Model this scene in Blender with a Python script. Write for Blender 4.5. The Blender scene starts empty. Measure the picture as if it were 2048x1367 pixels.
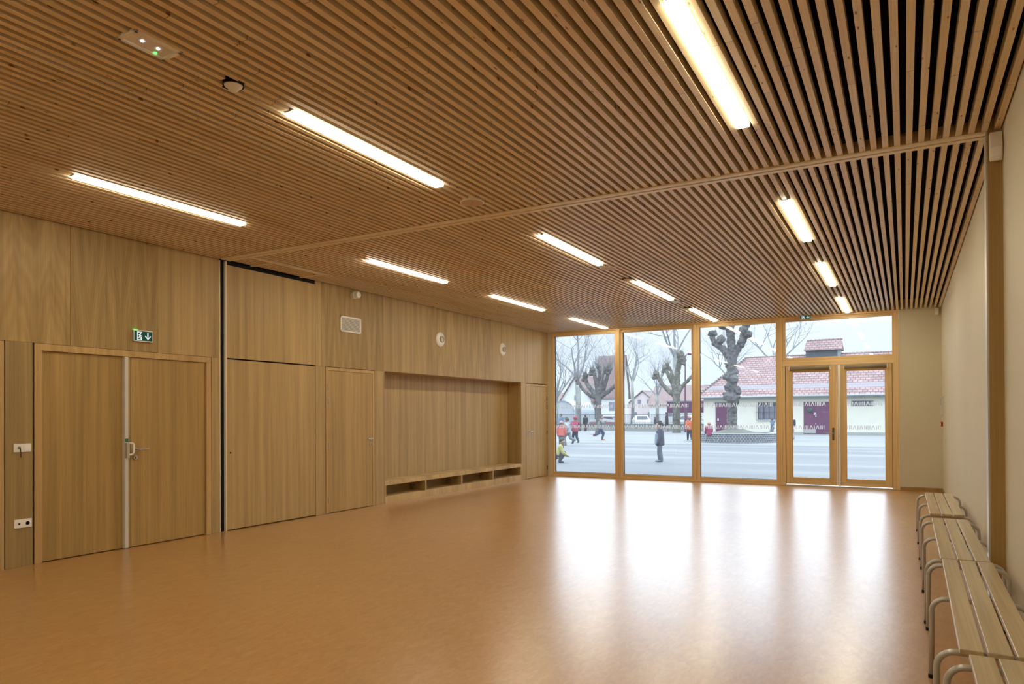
import bpy, bmesh, math, random
from mathutils import Vector, Matrix, noise
C = bpy.context.scene.collection
PI = math.pi
S = bpy.context.scene

# ------------------------------------------------------------------ camera
cam_d = bpy.data.cameras.new('camera'); cam = bpy.data.objects.new('camera', cam_d); C.objects.link(cam)
S.camera = cam
def cam_axes(yaw, pitch, roll):
    r = Vector((math.cos(yaw), math.sin(yaw), 0)); f = Vector((-math.sin(yaw), math.cos(yaw), 0)); u = Vector((0, 0, 1))
    f2 = f*math.cos(pitch) + u*math.sin(pitch); u2 = u*math.cos(pitch) - f*math.sin(pitch)
    return r*math.cos(roll) + u2*math.sin(roll), u2*math.cos(roll) - r*math.sin(roll), f2
r_, u_, f_ = cam_axes(.5072, .0062, -.0046)
m = Matrix((r_, u_, -f_)).transposed().to_4x4(); m.translation = (0, 0, 1.45)
cam.matrix_world = m
cam_d.sensor_width = 36; cam_d.lens = 1414.19*36/2048; cam_d.shift_y = 138.17/2048
cam_d.clip_start = .05; cam_d.clip_end = 600

# ------------------------------------------------------------------ world, light level
w = bpy.data.worlds.new('overcast_sky'); S.world = w; w.use_nodes = True
wn = w.node_tree; wn.nodes.clear()
wo = wn.nodes.new('ShaderNodeOutputWorld'); bg = wn.nodes.new('ShaderNodeBackground')
tc = wn.nodes.new('ShaderNodeTexCoord'); sx = wn.nodes.new('ShaderNodeSeparateXYZ'); cr = wn.nodes.new('ShaderNodeValToRGB')
wn.links.new(tc.outputs['Generated'], sx.inputs[0]); wn.links.new(sx.outputs['Z'], cr.inputs[0])
sky = ((0, (.76, .86, 1.0), 1.12), (.115, (.79, .88, 1.0), 1.24), (.17, (.80, .89, 1.0), 4.0), (1.0, (.80, .90, 1.0), 6.0))   # overcast: dim at the horizon, bright overhead
while len(cr.color_ramp.elements) < 4: cr.color_ramp.elements.new(.5)
for e, (p, c, k) in zip(cr.color_ramp.elements, sky): e.position = p; e.color = (c[0]*k/6, c[1]*k/6, c[2]*k/6, 1)
wn.links.new(cr.outputs[0], bg.inputs[0]); wn.links.new(bg.outputs[0], wo.inputs[0])
bg.inputs[1].default_value = 6.0
LAMP = 31.0
LAMP_COL = (1.0, .895, .65)
S.view_settings.view_transform = 'Standard'; S.view_settings.look = 'None'
S.view_settings.exposure = 0.14; S.view_settings.gamma = 1.0; S.view_settings.use_curve_mapping = False

# ------------------------------------------------------------------ materials
ALB = 1.0            # yard materials: the yard lies in full daylight and is darker than the room's finishes
class NT:
    def __init__(s, name):
        s.m = bpy.data.materials.new(name); s.m.use_nodes = True; s.t = s.m.node_tree; s.t.nodes.clear()
        s.out = s.n('OutputMaterial')
    def n(s, k, **kw):
        x = s.t.nodes.new('ShaderNode'+k)
        for a, v in kw.items(): setattr(x, a, v)
        return x
    def l(s, a, b): s.t.links.new(a, b)
    def math(s, op, a, b=None, c=None):
        x = s.n('Math', operation=op)
        for i, v in enumerate((a, b, c)):
            if v is None: continue
            if isinstance(v, (int, float)): x.inputs[i].default_value = v
            else: s.l(v, x.inputs[i])
        return x.outputs[0]
    def ramp(s, f, stops):
        x = s.n('ValToRGB'); e = x.color_ramp.elements
        while len(e) < len(stops): e.new(.5)
        for q, (p, c) in zip(e, stops): q.position = p; q.color = (*c, 1)
        s.l(f, x.inputs[0]); return x.outputs[0]
    def noise(s, vec, scale, detail=3, rough=.5, dist=0):
        x = s.n('TexNoise'); s.l(vec, x.inputs['Vector']); x.inputs['Scale'].default_value = scale
        x.inputs['Detail'].default_value = detail; x.inputs['Roughness'].default_value = rough; x.inputs['Distortion'].default_value = dist
        return x.outputs['Fac']
    def mapping(s, vec, scale=(1, 1, 1), loc=(0, 0, 0)):
        x = s.n('Mapping'); s.l(vec, x.inputs[0]); x.inputs['Scale'].default_value = scale; x.inputs['Location'].default_value = loc
        return x.outputs[0]
    def mix(s, f, a, b, mode='MIX'):
        x = s.n('MixRGB', blend_type=mode)
        for i, v in enumerate((f, a, b)):
            if isinstance(v, (int, float)): x.inputs[i].default_value = v
            elif isinstance(v, tuple): x.inputs[i].default_value = (*v, 1)
            else: s.l(v, x.inputs[i])
        return x.outputs[0]
    def bsdf(s, col, rough=.5, metal=0, spec=.5, bump=None, bs=.1, coat=0):
        b = s.n('BsdfPrincipled')
        if ALB != 1.0: col = s.mix(1.0, col, (ALB,)*3, 'MULTIPLY')
        if isinstance(col, tuple): b.inputs['Base Color'].default_value = (*col, 1)
        else: s.l(col, b.inputs['Base Color'])
        if isinstance(rough, (int, float)): b.inputs['Roughness'].default_value = rough
        else: s.l(rough, b.inputs['Roughness'])
        b.inputs['Metallic'].default_value = metal; b.inputs['Specular IOR Level'].default_value = spec
        b.inputs['Coat Weight'].default_value = coat
        if bump is not None:
            q = s.n('Bump'); q.inputs['Strength'].default_value = bs; q.inputs['Distance'].default_value = .01
            s.l(bump, q.inputs['Height']); s.l(q.outputs[0], b.inputs['Normal'])
        s.l(b.outputs[0], s.out.inputs[0]); return b

def mul(c, k): return tuple(min(1, v*k) for v in c)
_c = {}
def plain(name, col, rough=.5, metal=0, spec=.5, var=.06, scale=20):
    if name in _c: return _c[name]
    t = NT(name); tcn = t.n('TexCoord').outputs['Object']
    f = t.noise(tcn, scale, 2)
    c = t.mix(1.0, col, t.ramp(f, [(.3, (1-var,)*3), (.7, (1, 1, 1))]), 'MULTIPLY')
    t.bsdf(c, rough, metal, spec); _c[name] = t.m; return t.m

def veneer(name, base=(.60, .395, .175), seed=0, cath=0, axis='Y', tone=1.0, rough=.45, scale=1.0):
    if name in _c: return _c[name]
    t = NT(name); pos = t.n('NewGeometry').outputs['Position']
    sep = t.n('SeparateXYZ'); t.l(pos, sep.inputs[0])
    h = sep.outputs[axis]; z = sep.outputs['Z']
    comb = t.n('CombineXYZ'); t.l(h, comb.inputs[0]); t.l(z, comb.inputs[2]); comb.inputs[1].default_value = seed*3.7
    v = comb.outputs[0]
    fine = t.noise(t.mapping(v, (90*scale, 1, 1.2)), 1, 4, .6)
    mid = t.noise(t.mapping(v, (14*scale, 1, .35)), 1, 3, .55)
    big = t.noise(t.mapping(v, (5, 1, .15)), 1, 1, .5)
    c = t.ramp(mid, [(.3, mul(base, .80)), (.5, mul(base, .97)), (.72, mul(base, 1.12))])
    c = t.mix(.8, c, t.ramp(fine, [(.32, (.80, .77, .72)), (.5, (.97, .97, .96)), (.7, (1.0, 1.0, 1.0))]), 'MULTIPLY')
    c = t.mix(.6, c, t.ramp(big, [(.35, (.86, .84, .80)), (.65, (1, 1, 1))]), 'MULTIPLY')
    if cath:
        a = t.math('PINGPONG', t.math('ADD', h, seed*.13), .17)
        wob = t.noise(t.mapping(v, (6, 1, 1)), 1, 2)
        u = t.math('ADD', t.math('MULTIPLY', a, 9.0*cath), t.math('MULTIPLY', z, .85))
        u = t.math('ADD', u, t.math('MULTIPLY', wob, .9))
        sn = t.math('SINE', t.math('MULTIPLY', u, 26.0))
        sn2 = t.math('SINE', t.math('MULTIPLY', u, 6.0))
        c = t.mix(.55, c, t.ramp(t.math('MULTIPLY_ADD', sn, .5, .5), [(0, (.83, .79, .72)), (1, (1.0, 1.0, 1.0))]), 'MULTIPLY')
        c = t.mix(.7, c, t.ramp(t.math('MULTIPLY_ADD', sn2, .5, .5), [(0, (.80, .76, .70)), (1, (1, 1, 1))]), 'MULTIPLY')
    if tone != 1: c = t.mix(1.0, c, (min(tone, 1),)*3 if tone < 1 else (1, 1, 1), 'MULTIPLY')
    t.bsdf(c, rough, 0, .35, fine, .04); _c[name] = t.m; return t.m

def pine(name, base, axis='Y', rough=.42):       # golden larch of the window frames, grain along axis
    if name in _c: return _c[name]
    t = NT(name); pos = t.n('NewGeometry').outputs['Position']
    sc = {'X': (.8, 60, 60), 'Y': (60, .8, 60), 'Z': (60, 60, .8)}[axis]
    f = t.noise(t.mapping(pos, sc), 1, 3, .55); b = t.noise(t.mapping(pos, tuple(q*.15 for q in sc)), 1, 2)
    c = t.ramp(f, [(.3, mul(base, .78)), (.6, base), (.8, mul(base, 1.1))])
    c = t.mix(.6, c, t.ramp(b, [(.35, (.78, .70, .60)), (.6, (1, 1, 1))]), 'MULTIPLY')
    t.bsdf(c, rough, 0, .4); _c[name] = t.m; return t.m

PITCH = .0767; X0S = .577
def slat_mat():
    t = NT('spruce_slat'); pos = t.n('NewGeometry').outputs['Position']
    sep = t.n('SeparateXYZ'); t.l(pos, sep.inputs[0])
    k = t.math('ROUND', t.math('DIVIDE', t.math('SUBTRACT', sep.outputs['X'], X0S), PITCH))
    wn1 = t.n('TexWhiteNoise', noise_dimensions='1D'); t.l(k, wn1.inputs['W'])
    seg = t.math('ADD', t.math('DIVIDE', sep.outputs['Y'], 2.3), t.math('MULTIPLY', wn1.outputs['Value'], 3.0))
    fl = t.math('FLOOR', seg); fr = t.math('FRACT', seg)
    wn2 = t.n('TexWhiteNoise', noise_dimensions='2D'); cb = t.n('CombineXYZ'); t.l(k, cb.inputs[0]); t.l(fl, cb.inputs[1]); t.l(cb.outputs[0], wn2.inputs['Vector'])
    r = wn2.outputs['Value']
    c = t.ramp(r, [(0, (.71, .55, .33)), (.35, (.77, .625, .42)), (.7, (.79, .67, .50)), (1, (.81, .64, .39))])
    off = t.n('CombineXYZ'); t.l(t.math('MULTIPLY', k, .6), off.inputs[1]); t.l(t.math('MULTIPLY', r, 9), off.inputs[2])
    va = t.n('VectorMath', operation='ADD'); t.l(pos, va.inputs[0]); t.l(off.outputs[0], va.inputs[1])
    g = t.noise(t.mapping(va.outputs[0], (160, 1.6, 160)), 1, 3, .6)
    c = t.mix(.8, c, t.ramp(g, [(.3, (.80, .74, .66)), (.55, (1, 1, 1))]), 'MULTIPLY')
    vo = t.n('TexVoronoi'); t.l(t.mapping(va.outputs[0], (30, 8.5, 12)), vo.inputs['Vector']); vo.inputs['Scale'].default_value = 1
    kn = t.ramp(vo.outputs['Distance'], [(.0, (.30, .15, .07)), (.13, (.40, .22, .11)), (.19, (1, 1, 1))])
    wk = t.n('SeparateColor'); t.l(vo.outputs['Color'], wk.inputs[0])
    c = t.mix(t.math('LESS_THAN', wk.outputs[0], .30), c, t.mix(1.0, c, kn, 'MULTIPLY'))
    jn = t.math('LESS_THAN', fr, .0016)
    c = t.mix(jn, c, (.16, .09, .04))
    t.bsdf(c, .38, 0, .55); return t.m

M = {}
M['slat'] = slat_mat()
def lino():
    t = NT('orange_linoleum'); pos = t.n('NewGeometry').outputs['Position']
    f = t.noise(t.mapping(pos, (18, 7, 1)), 1, 6, .65, 1.2); f2 = t.noise(pos, .7, 2); f3 = t.noise(t.mapping(pos, (60, 26, 1)), 1, 3, .6, .8)
    c = t.ramp(f, [(.32, (.50, .255, .078)), (.5, (.55, .292, .097)), (.68, (.60, .335, .125))])
    c = t.mix(.5, c, t.ramp(f3, [(.3, (.86, .80, .74)), (.7, (1, 1, 1))]), 'MULTIPLY')
    c = t.mix(.35, c, t.ramp(f2, [(.3, (.88, .86, .84)), (.7, (1, 1, 1))]), 'MULTIPLY')
    ro = t.math('MULTIPLY_ADD', f2, .05, .225)
    b = t.bsdf(c, .34, 0, .5, coat=1.0); t.l(ro, b.inputs['Coat Roughness']); b.inputs['Coat IOR'].default_value = 1.56; return t.m
M['floor'] = lino()
def plaster(name, col):
    t = NT(name); pos = t.n('NewGeometry').outputs['Position']
    f = t.noise(pos, 60, 3); g = t.noise(pos, .8, 2)
    c = t.mix(1.0, col, t.ramp(g, [(.3, (.96, .955, .945)), (.7, (1, 1, 1))]), 'MULTIPLY')
    t.bsdf(c, .55, 0, .3, f, .03); return t.m
M['plaster'] = plaster('cream_wall_paint', (.67, .63, .51))
M['backing'] = plain('black_acoustic_felt', (.012, .008, .006), .9, spec=.1)
M['black'] = plain('matt_black', (.008, .008, .009), .6, spec=.2)
M['trackwood'] = plain('pale_lacquered_track', (.84, .74, .56), .35, var=.04)
M['steel'] = plain('brushed_steel', (.55, .53, .50), .32, 1.0)
M['greymetal'] = plain('grey_lacquered_steel', (.50, .50, .48), .30, .35, var=.03)
M['alu'] = plain('anodised_aluminium', (.62, .61, .58), .35, .7, var=.03)
M['white'] = plain('white_plastic', (.95, .95, .94), .4, var=.02)
M['offwhite'] = plain('off_white_plastic', (.86, .82, .76), .45, var=.03)
M['greypl'] = plain('pale_grey_plastic', (.66, .65, .62), .5, var=.03)
M['dark'] = plain('dark_gap', (.02, .013, .008), .8, spec=.1)
M['red'] = plain('red_plastic', (.45, .03, .02), .4)
M['blind'] = plain('brown_blind_fabric', (.26, .22, .15), .7)
M['blue'] = plain('pale_blue_plastic', (.60, .66, .74), .4)
def emis(name, col, st):
    t = NT(name); e = t.n('Emission'); e.inputs[0].default_value = (*col, 1); e.inputs[1].default_value = st
    t.l(e.outputs[0], t.out.inputs[0]); return t.m
M['lamp'] = emis('lit_diffuser', LAMP_COL, LAMP)
M['led'] = emis('white_led', (.9, .96, 1), 12); M['gled'] = emis('green_led', (.1, 1, .12), 3)
M['signw'] = emis('lit_sign_white', (.95, 1, .97), .75); M['signg'] = emis('lit_sign_green', (.012, .05, .03), 1.0)
def glass():
    t = NT('window_glass'); tr = t.n('BsdfTransparent'); tr.inputs[0].default_value = (.95, .97, .975, 1)
    gl = t.n('BsdfGlossy'); gl.inputs['Roughness'].default_value = .0; fr = t.n('Fresnel'); fr.inputs[0].default_value = 1.52
    mx = t.n('MixShader'); t.l(fr.outputs[0], mx.inputs[0]); t.l(tr.outputs[0], mx.inputs[1]); t.l(gl.outputs[0], mx.inputs[2])
    tl = t.n('BsdfTranslucent'); tl.inputs[0].default_value = (.8, .9, 1, 1); mv = t.n('MixShader'); mv.inputs[0].default_value = .02   # bluish veil painted into the glass, standing in for outdoor haze
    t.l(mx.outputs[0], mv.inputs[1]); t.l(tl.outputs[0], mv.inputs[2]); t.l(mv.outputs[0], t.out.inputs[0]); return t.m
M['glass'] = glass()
def film():
    t = NT('frosted_white_film'); d = t.n('BsdfDiffuse'); d.inputs[0].default_value = (.9, .9, .9, 1); tl = t.n('BsdfTranslucent'); tl.inputs[0].default_value = (.97, .98, 1, 1)
    mx = t.n('MixShader'); mx.inputs[0].default_value = .72; t.l(d.outputs[0], mx.inputs[1]); t.l(tl.outputs[0], mx.inputs[2]); t.l(mx.outputs[0], t.out.inputs[0]); return t.m
M['decal'] = film()
LARCH = (.84, .62, .33)
for a in 'XYZ': M['pine'+a] = pine('larch_'+a, LARCH, a)
M['maple'] = pine('pale_birch_plank', (.62, .52, .34), 'Y', .35)

# ------------------------------------------------------------------ mesh builder
class MB:
    def __init__(s): s.v = []; s.f = []
    def add(s, vs, fs):
        n = len(s.v); s.v += [tuple(q) for q in vs]; s.f += [tuple(i+n for i in q) for q in fs]; return s
    def box(s, x0, x1, y0, y1, z0, z1):
        x0, x1 = min(x0, x1), max(x0, x1); y0, y1 = min(y0, y1), max(y0, y1); z0, z1 = min(z0, z1), max(z0, z1)
        return s.add([(x0,y0,z0),(x1,y0,z0),(x1,y1,z0),(x0,y1,z0),(x0,y0,z1),(x1,y0,z1),(x1,y1,z1),(x0,y1,z1)],
                     [(0,3,2,1),(4,5,6,7),(0,1,5,4),(1,2,6,5),(2,3,7,6),(3,0,4,7)])
    def rings(s, rings, cap=True):
        n = len(rings[0]); vs = [p for r in rings for p in r]; fs = []
        for i in range(len(rings)-1):
            for j in range(n):
                a = i*n+j; b = i*n+(j+1) % n; fs.append((a, b, b+n, a+n))
        if cap:
            fs.append(tuple(range(n-1, -1, -1))); fs.append(tuple((len(rings)-1)*n+j for j in range(n)))
        return s.add(vs, fs)
    def tube(s, pts, r, n=10, cap=True):
        pts = [Vector(p) for p in pts]; rs = r if isinstance(r, (list, tuple)) else [r]*len(pts)
        T = []
        for i in range(len(pts)):
            d = (pts[min(i+1, len(pts)-1)]-pts[max(i-1, 0)]); T.append(d.normalized())
        up = Vector((0, 0, 1)) if abs(T[0].z) < .9 else Vector((1, 0, 0))
        nrm = T[0].cross(up).normalized(); R = []
        for p, t, rr in zip(pts, T, rs):
            nrm = (nrm - t*nrm.dot(t)).normalized(); bi = t.cross(nrm)
            R.append([p + (nrm*math.cos(2*PI*k/n) + bi*math.sin(2*PI*k/n))*rr for k in range(n)])
        return s.rings(R, cap)
    def cyl(s, c, r, h, axis='Z', n=24, r2=None):
        d = {'X': Vector((1,0,0)), 'Y': Vector((0,1,0)), 'Z': Vector((0,0,1))}[axis]
        c = Vector(c); return s.tube([c, c+d*h], [r, r if r2 is None else r2], n)
    def lathe(s, c, prof, axis='Z', n=28):       # prof [(radius, offset along axis)]
        c = Vector(c); a, b, d = {'X': ((0,1,0),(0,0,1),(1,0,0)), 'Y': ((0,0,1),(1,0,0),(0,1,0)), 'Z': ((1,0,0),(0,1,0),(0,0,1))}[axis]
        a, b, d = Vector(a), Vector(b), Vector(d)
        return s.rings([[c + d*o + (a*math.cos(2*PI*k/n)+b*math.sin(2*PI*k/n))*max(r, 1e-4) for k in range(n)] for r, o in prof])
    def ball(s, c, r, n=10, m=7):
        c = Vector(c); r = r if isinstance(r, (tuple, list)) else (r, r, r); R = []
        for i in range(m+1):
            th = PI*(i+.02)/(m+.04)
            R.append([(c.x+r[0]*math.sin(th)*math.cos(2*PI*k/n), c.y+r[1]*math.sin(th)*math.sin(2*PI*k/n), c.z-r[2]*math.cos(th)) for k in range(n)])
        return s.rings(R)
    def prism(s, poly, axis, a, b):              # poly in the two other axes (cyclic order), extruded a..b
        def P(u, v, w): return {'X': (w, u, v), 'Y': (u, w, v), 'Z': (u, v, w)}[axis]
        n = len(poly); vs = [P(u, v, a) for u, v in poly] + [P(u, v, b) for u, v in poly]
        fs = [tuple(range(n)), tuple(range(2*n-1, n-1, -1))] + [(i, i+n, (i+1) % n+n, (i+1) % n) for i in range(n)]
        return s.add(vs, fs)
    def chain(s, pts):                           # [(point, radius or (rx,ry,rz))] densely swept ellipsoids
        for (p, r), (q, t) in zip(pts, pts[1:]):
            p, q = Vector(p), Vector(q)
            r = r if isinstance(r, tuple) else (r,)*3; t = t if isinstance(t, tuple) else (t,)*3
            k = max(2, int((q-p).length/(.35*max(1e-4, min(min(r), min(t)))))); k = min(k, 40)
            for i in range(k+1):
                a = i/k; s.ball(p.lerp(q, a), tuple(x*(1-a)+y*a for x, y in zip(r, t)), 8, 6)
        return s
    def build(s, name, mat, parent=None, bevel=0, smooth=False, voxel=0, sub=0, bumpy=0, origin=None):
        me = bpy.data.meshes.new(name)
        off = Vector(origin) if origin is not None else (Vector(parent['_o']) if parent is not None and '_o' in parent else Vector((0, 0, 0)))
        me.from_pydata([Vector(v)-off for v in s.v], [], s.f)
        bm = bmesh.new(); bm.from_mesh(me); bmesh.ops.recalc_face_normals(bm, faces=bm.faces); bm.to_mesh(me); bm.free()
        me.materials.append(mat); o = bpy.data.objects.new(name, me); C.objects.link(o)
        if parent is not None:
            o.parent = parent
            if '_o' in parent: o['_o'] = tuple(parent['_o'])
        elif origin is not None: o.location = off
        if voxel:
            q = o.modifiers.new('r', 'REMESH'); q.mode = 'VOXEL'; q.voxel_size = voxel; q.use_smooth_shade = True
            q = o.modifiers.new('s', 'SMOOTH'); q.iterations = 3; q.factor = .5
            smooth = True
        if bevel:
            q = o.modifiers.new('b', 'BEVEL'); q.width = bevel; q.segments = 2; q.limit_method = 'ANGLE'
        if bumpy:
            tx = bpy.data.textures.get('bark_lumps') or bpy.data.textures.new('bark_lumps', 'CLOUDS'); tx.noise_scale = .16; tx.noise_depth = 3
            q = o.modifiers.new('d', 'DISPLACE'); q.texture = tx; q.strength = bumpy; q.mid_level = .5; q.texture_coords = 'LOCAL'
        if sub: o.modifiers.new('u', 'SUBSURF').render_levels = sub
        if smooth:
            for p in me.polygons: p.use_smooth = True
        return o

def empty(name, loc=(0, 0, 0), rz=0, world=True):    # children built in world coordinates when world is True
    o = bpy.data.objects.new(name, None); C.objects.link(o); o.location = loc; o.rotation_euler = (0, 0, rz)
    o.empty_display_size = .1
    if world: o['_o'] = tuple(loc)
    return o
def tag(o, label, cat, group=None):
    o['label'] = label; o['category'] = cat
    if group: o['group'] = group
    return o
def struct(o): o['kind'] = 'structure'; return o
def box(name, mat, x0, x1, y0, y1, z0, z1, parent=None, bevel=0): return MB().box(x0, x1, y0, y1, z0, z1).build(name, mat, parent, bevel)
def copy_tree(o, parent=None):
    c = o.copy(); C.objects.link(c)
    if parent is not None: c.parent = parent
    for ch in list(o.children): copy_tree(ch, c)
    return c

XL, XR, YF, YB, H = -7.534, .606, 15.337, -4.2, 3.43      # left wall, right wall, window wall, rear wall, underside of slats
HB = 3.62                                                  # felt above the slats

# ------------------------------------------------------------------ shell
struct(box('floor', M['floor'], -8.1, .9, YB-.2, YF+.02, -.12, 0))
ceil = struct(box('ceiling', M['backing'], -8.1, .9, YB-.2, YF+.35, HB, HB+.15))
wr = struct(box('wall_right', M['plaster'], XR, XR+.25, YB-.2, YF+.3, 0, HB))
struct(box('wall_rear', M['plaster'], -8.1, XR, YB-.2, YB, 0, HB))
wf = struct(empty('wall_front', (.258, YF, 0)))
MB().box(-.09, XR, YF, YF+.3, 0, HB).build('pier', M['plaster'], wf)
MB().box(-8.1, -7.455, YF, YF+.3, 0, HB).build('end_pier', M['plaster'], wf)
MB().box(-7.455, -.09, YF+.0, YF+.3, 3.47, HB).build('lintel', M['plaster'], wf)
M['oakbase'] = veneer('oak_baseboard', (.42, .27, .10), 5, axis='X')
struct(box('baseboard_front', M['oakbase'], -.09, XR, YF-.014, YF, 0, .066, bevel=.002))
struct(box('baseboard_right', M['oakbase'], XR-.014, XR, YB, 5.955, 0, .066))
struct(box('baseboard_right.001', M['oakbase'], XR-.014, XR, 6.10, YF-.014, 0, .066))

# lamps: (column x, y0, y1)
LX = {'left': X0S-85*PITCH, 'middle': X0S-53*PITCH, 'right': X0S-20*PITCH}
LY = [(-3.42, -1.72), (-.05, 1.66), (3.32, 5.01), (6.95, 8.68), (10.05, 11.92), (13.22, 15.14)]
# ------------------------------------------------------------------ slatted ceiling
def slats(name, y0, y1):
    b = MB(); n = int((X0S-XL)/PITCH)+1
    for k in range(n):
        x = X0S-k*PITCH
        if x-.019 < XL: break
        cuts = []
        for cx in LX.values():
            if abs(cx-x) < .01: cuts += [(a-.03, c+.03) for a, c in LY]
        for (ax, bx, ay, by) in CUT:
            if ax-.019 < x < bx+.019: cuts.append((ay, by))
        segs = [(y0, y1)]
        for a, c in sorted(cuts):
            ns = []
            for p, q in segs:
                if c <= p or a >= q: ns.append((p, q)); continue
                if a > p: ns.append((p, a))
                if c < q: ns.append((c, q))
            segs = ns
        for p, q in segs: b.box(x-.0195, x+.0195, p, q, H, H+.062)
    return b.build(name, M['slat'], ceil)
CUT = [(-3.56, -3.45, 2.22, 2.48), (-3.54, -3.44, 2.80, 2.94), (-3.56, -3.47, 9.74, 9.86), (-3.56, -3.47, 12.96, 13.07),
       (-3.56, -3.43, 5.48, 5.62), (-3.56, -3.43, 8.90, 9.02), (-3.56, -3.43, 12.16, 12.30), (-7.534, -7.03, 6.1, 7.36)]
slats('slat_field', YB, 5.95)
slats('slat_field', 6.10, YF-.005)
# short slats inside the parking loop of the folding wall
b = MB()
for x in (-7.14, -7.2167, -7.2934, -7.37, -7.447): b.box(x-.0187, x+.0187, 6.11, 7.30, H, H+.06)
b.build('slat_field', M['slat'], ceil)

# ------------------------------------------------------------------ track across the ceiling, post, slot
tr = struct(empty('trim_1', (-3.5, 6.025, H)))
MB().box(-7.47, .512, 5.958, 6.014, H-.012, H+.05).build('rail', M['trackwood'], tr, .003)
MB().box(-7.47, .512, 6.036, 6.092, H-.012, H+.05).build('rail', M['trackwood'], tr, .003)
MB().box(-7.47, .512, 6.014, 6.036, H+.02, H+.05).build('groove', M['dark'], tr)
M['fascia'] = veneer('oak_fascia', (.62, .48, .29), 7, axis='X')
MB().box(-7.5, XR, 5.950, 5.957, H, H+.085).build('fascia_board', M['fascia'], tr)
MB().box(-7.5, XR, 6.093, 6.100, H, H+.085).build('fascia_board', M['fascia'], tr)
b = MB(); b.box(-7.10, -7.035, 6.1, 7.36, H-.008, H+.03)
MB.box(b, -7.5, -7.10, 6.44, 6.48, H-.008, H+.03); b.box(-7.5, -7.10, 7.30, 7.35, H-.008, H+.03)
b.build('parking_rail', M['trackwood'], tr)
po = struct(empty('trim_2', (.56, 6.025, 0)))
M['post'] = veneer('oak_post', (.44, .29, .11), 3, axis='X')
MB().box(.520, XR, 5.957, 6.093, 0, H+.18).build('post', M['post'], po)
MB().box(.509, .520, 5.963, 6.087, 0, H).build('edge_strip', M['alu'], po)

# ------------------------------------------------------------------ left wall
wl = struct(empty('wall_left', (XL, 5, 0)))
VB = (.515, .367, .168)
def panel(y0, y1, z0, z1, seed, cath=0, k=1.0, x=XL, t=.05, name='wall_panel', par=None):
    mt = veneer('oak_veneer_%d' % seed, mul(VB, k), seed, cath)
    return MB().box(x-t, x, y0+.0015, y1-.0015, z0+.001, z1-.001).build(name, mt, par or wl, 0)
MB().box(-8.1, -7.93, YB-.2, YF+.3, 0, HB).build('core', M['dark'], wl)
MB().box(-7.93, XL-.06, YB, 9.20, 0, HB).build('core', M['dark'], wl)
MB().box(-7.93, XL-.06, 13.985, YF, 0, HB).build('core', M['dark'], wl)
MB().box(-7.93, XL-.06, 9.20, 13.985, 2.20, HB).build('core', M['dark'], wl)
ZS = 2.192; ZT = H+.15
panel(YB, -1.0, 0, ZT, 1, 0, .95); panel(-1.0, 1.2, 0, ZT, 2, 0, 1.0); panel(1.2, 2.49, 0, ZS, 3, 0, .95)
panel(1.2, 2.2, ZS, ZT, 4); panel(2.2, 3.18, ZS, ZT, 5, 0, 1.02); panel(3.18, 4.167, ZS, ZT, 6, .35, 1.05)
panel(4.167, 5.151, ZS, ZT, 7, 1.0, .93); panel(5.151, 5.985, ZS, ZT, 8, 0, 1.04)
panel(3.562, 3.808, 0, ZS, 9, 0, .86); panel(5.872, 5.985, 0, ZS, 10, 0, .98)
panel(7.645, 7.845, 0, ZS, 11, 0, .97); panel(8.965, 9.214, 0, ZS, 12, 0, 1.0)
panel(7.645, 7.76, ZS, ZT, 13, 0, 1.03); panel(7.76, 9.19, ZS, ZT, 14, .8, .94); panel(9.19, 10.45, ZS, ZT, 15, 0, .97)
panel(10.45, 12.75, ZS, ZT, 16, .6, 1.0); panel(12.75, 14.2, ZS, ZT, 17, 0, 1.0); panel(14.2, YF, ZS, ZT, 18, 0, 1.05)
panel(13.985, 14.212, 0, ZS, 19, 0, 1.05)
# niche lining
panel(9.214, 11.52, .35, 2.20, 20, 0, .97, x=-7.88); panel(11.52, 13.98, .35, 2.20, 21, 0, .96, x=-7.88)
M['vx'] = veneer('oak_veneer_return', mul(VB, .92), 22, 0, 'X')
MB().box(-7.88, XL-.052, 9.20, 9.214, 0, ZS).build('niche_side', M['vx'], wl)
MB().box(-7.88, XL-.001, 13.98, 13.994, 0, ZS).build('niche_side', M['vx'], wl)
MB().box(-7.88, XL-.052, 9.2, 13.99, ZS-.006, ZS+.03).build('niche_head', M['vx'], wl)
# partition slot
sl = struct(empty('trim_3', (XL, 6.03, 0)))
MB().box(XL-.059, XL-.03, 5.997, 6.075, 0, H).build('slot', M['black'], sl)
MB().box(XL-.05, XL+.004, 5.986, 5.997, 0, H-.005).build('edge_strip', M['trackwood'], sl)
MB().box(XL-.05, XL+.004, 6.075, 6.096, 0, H-.005).build('edge_strip', M['trackwood'], sl)
# folding wall cupboard: two leaves
cu = tag(empty('partition_cupboard', (XL, 6.87, 0)), 'flush oak cupboard in left wall beside black slot, upper and lower leaf', 'cupboard')
panel(6.100, 7.640, .012, 2.183, 23, 0, 1.06, name='lower_door', par=cu, t=.045)
panel(6.100, 7.640, 2.200, 3.385, 24, 0, 1.08, name='upper_door', par=cu, t=.045)
MB().box(XL-.045, XL-.02, 6.1, 7.66, 3.385, H+.02).build('shadow_gap', M['black'], cu)
MB().cyl((XL-.002, 6.15, .99), .011, .006, 'X', 16).build('lock', M['black'], cu)

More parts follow.
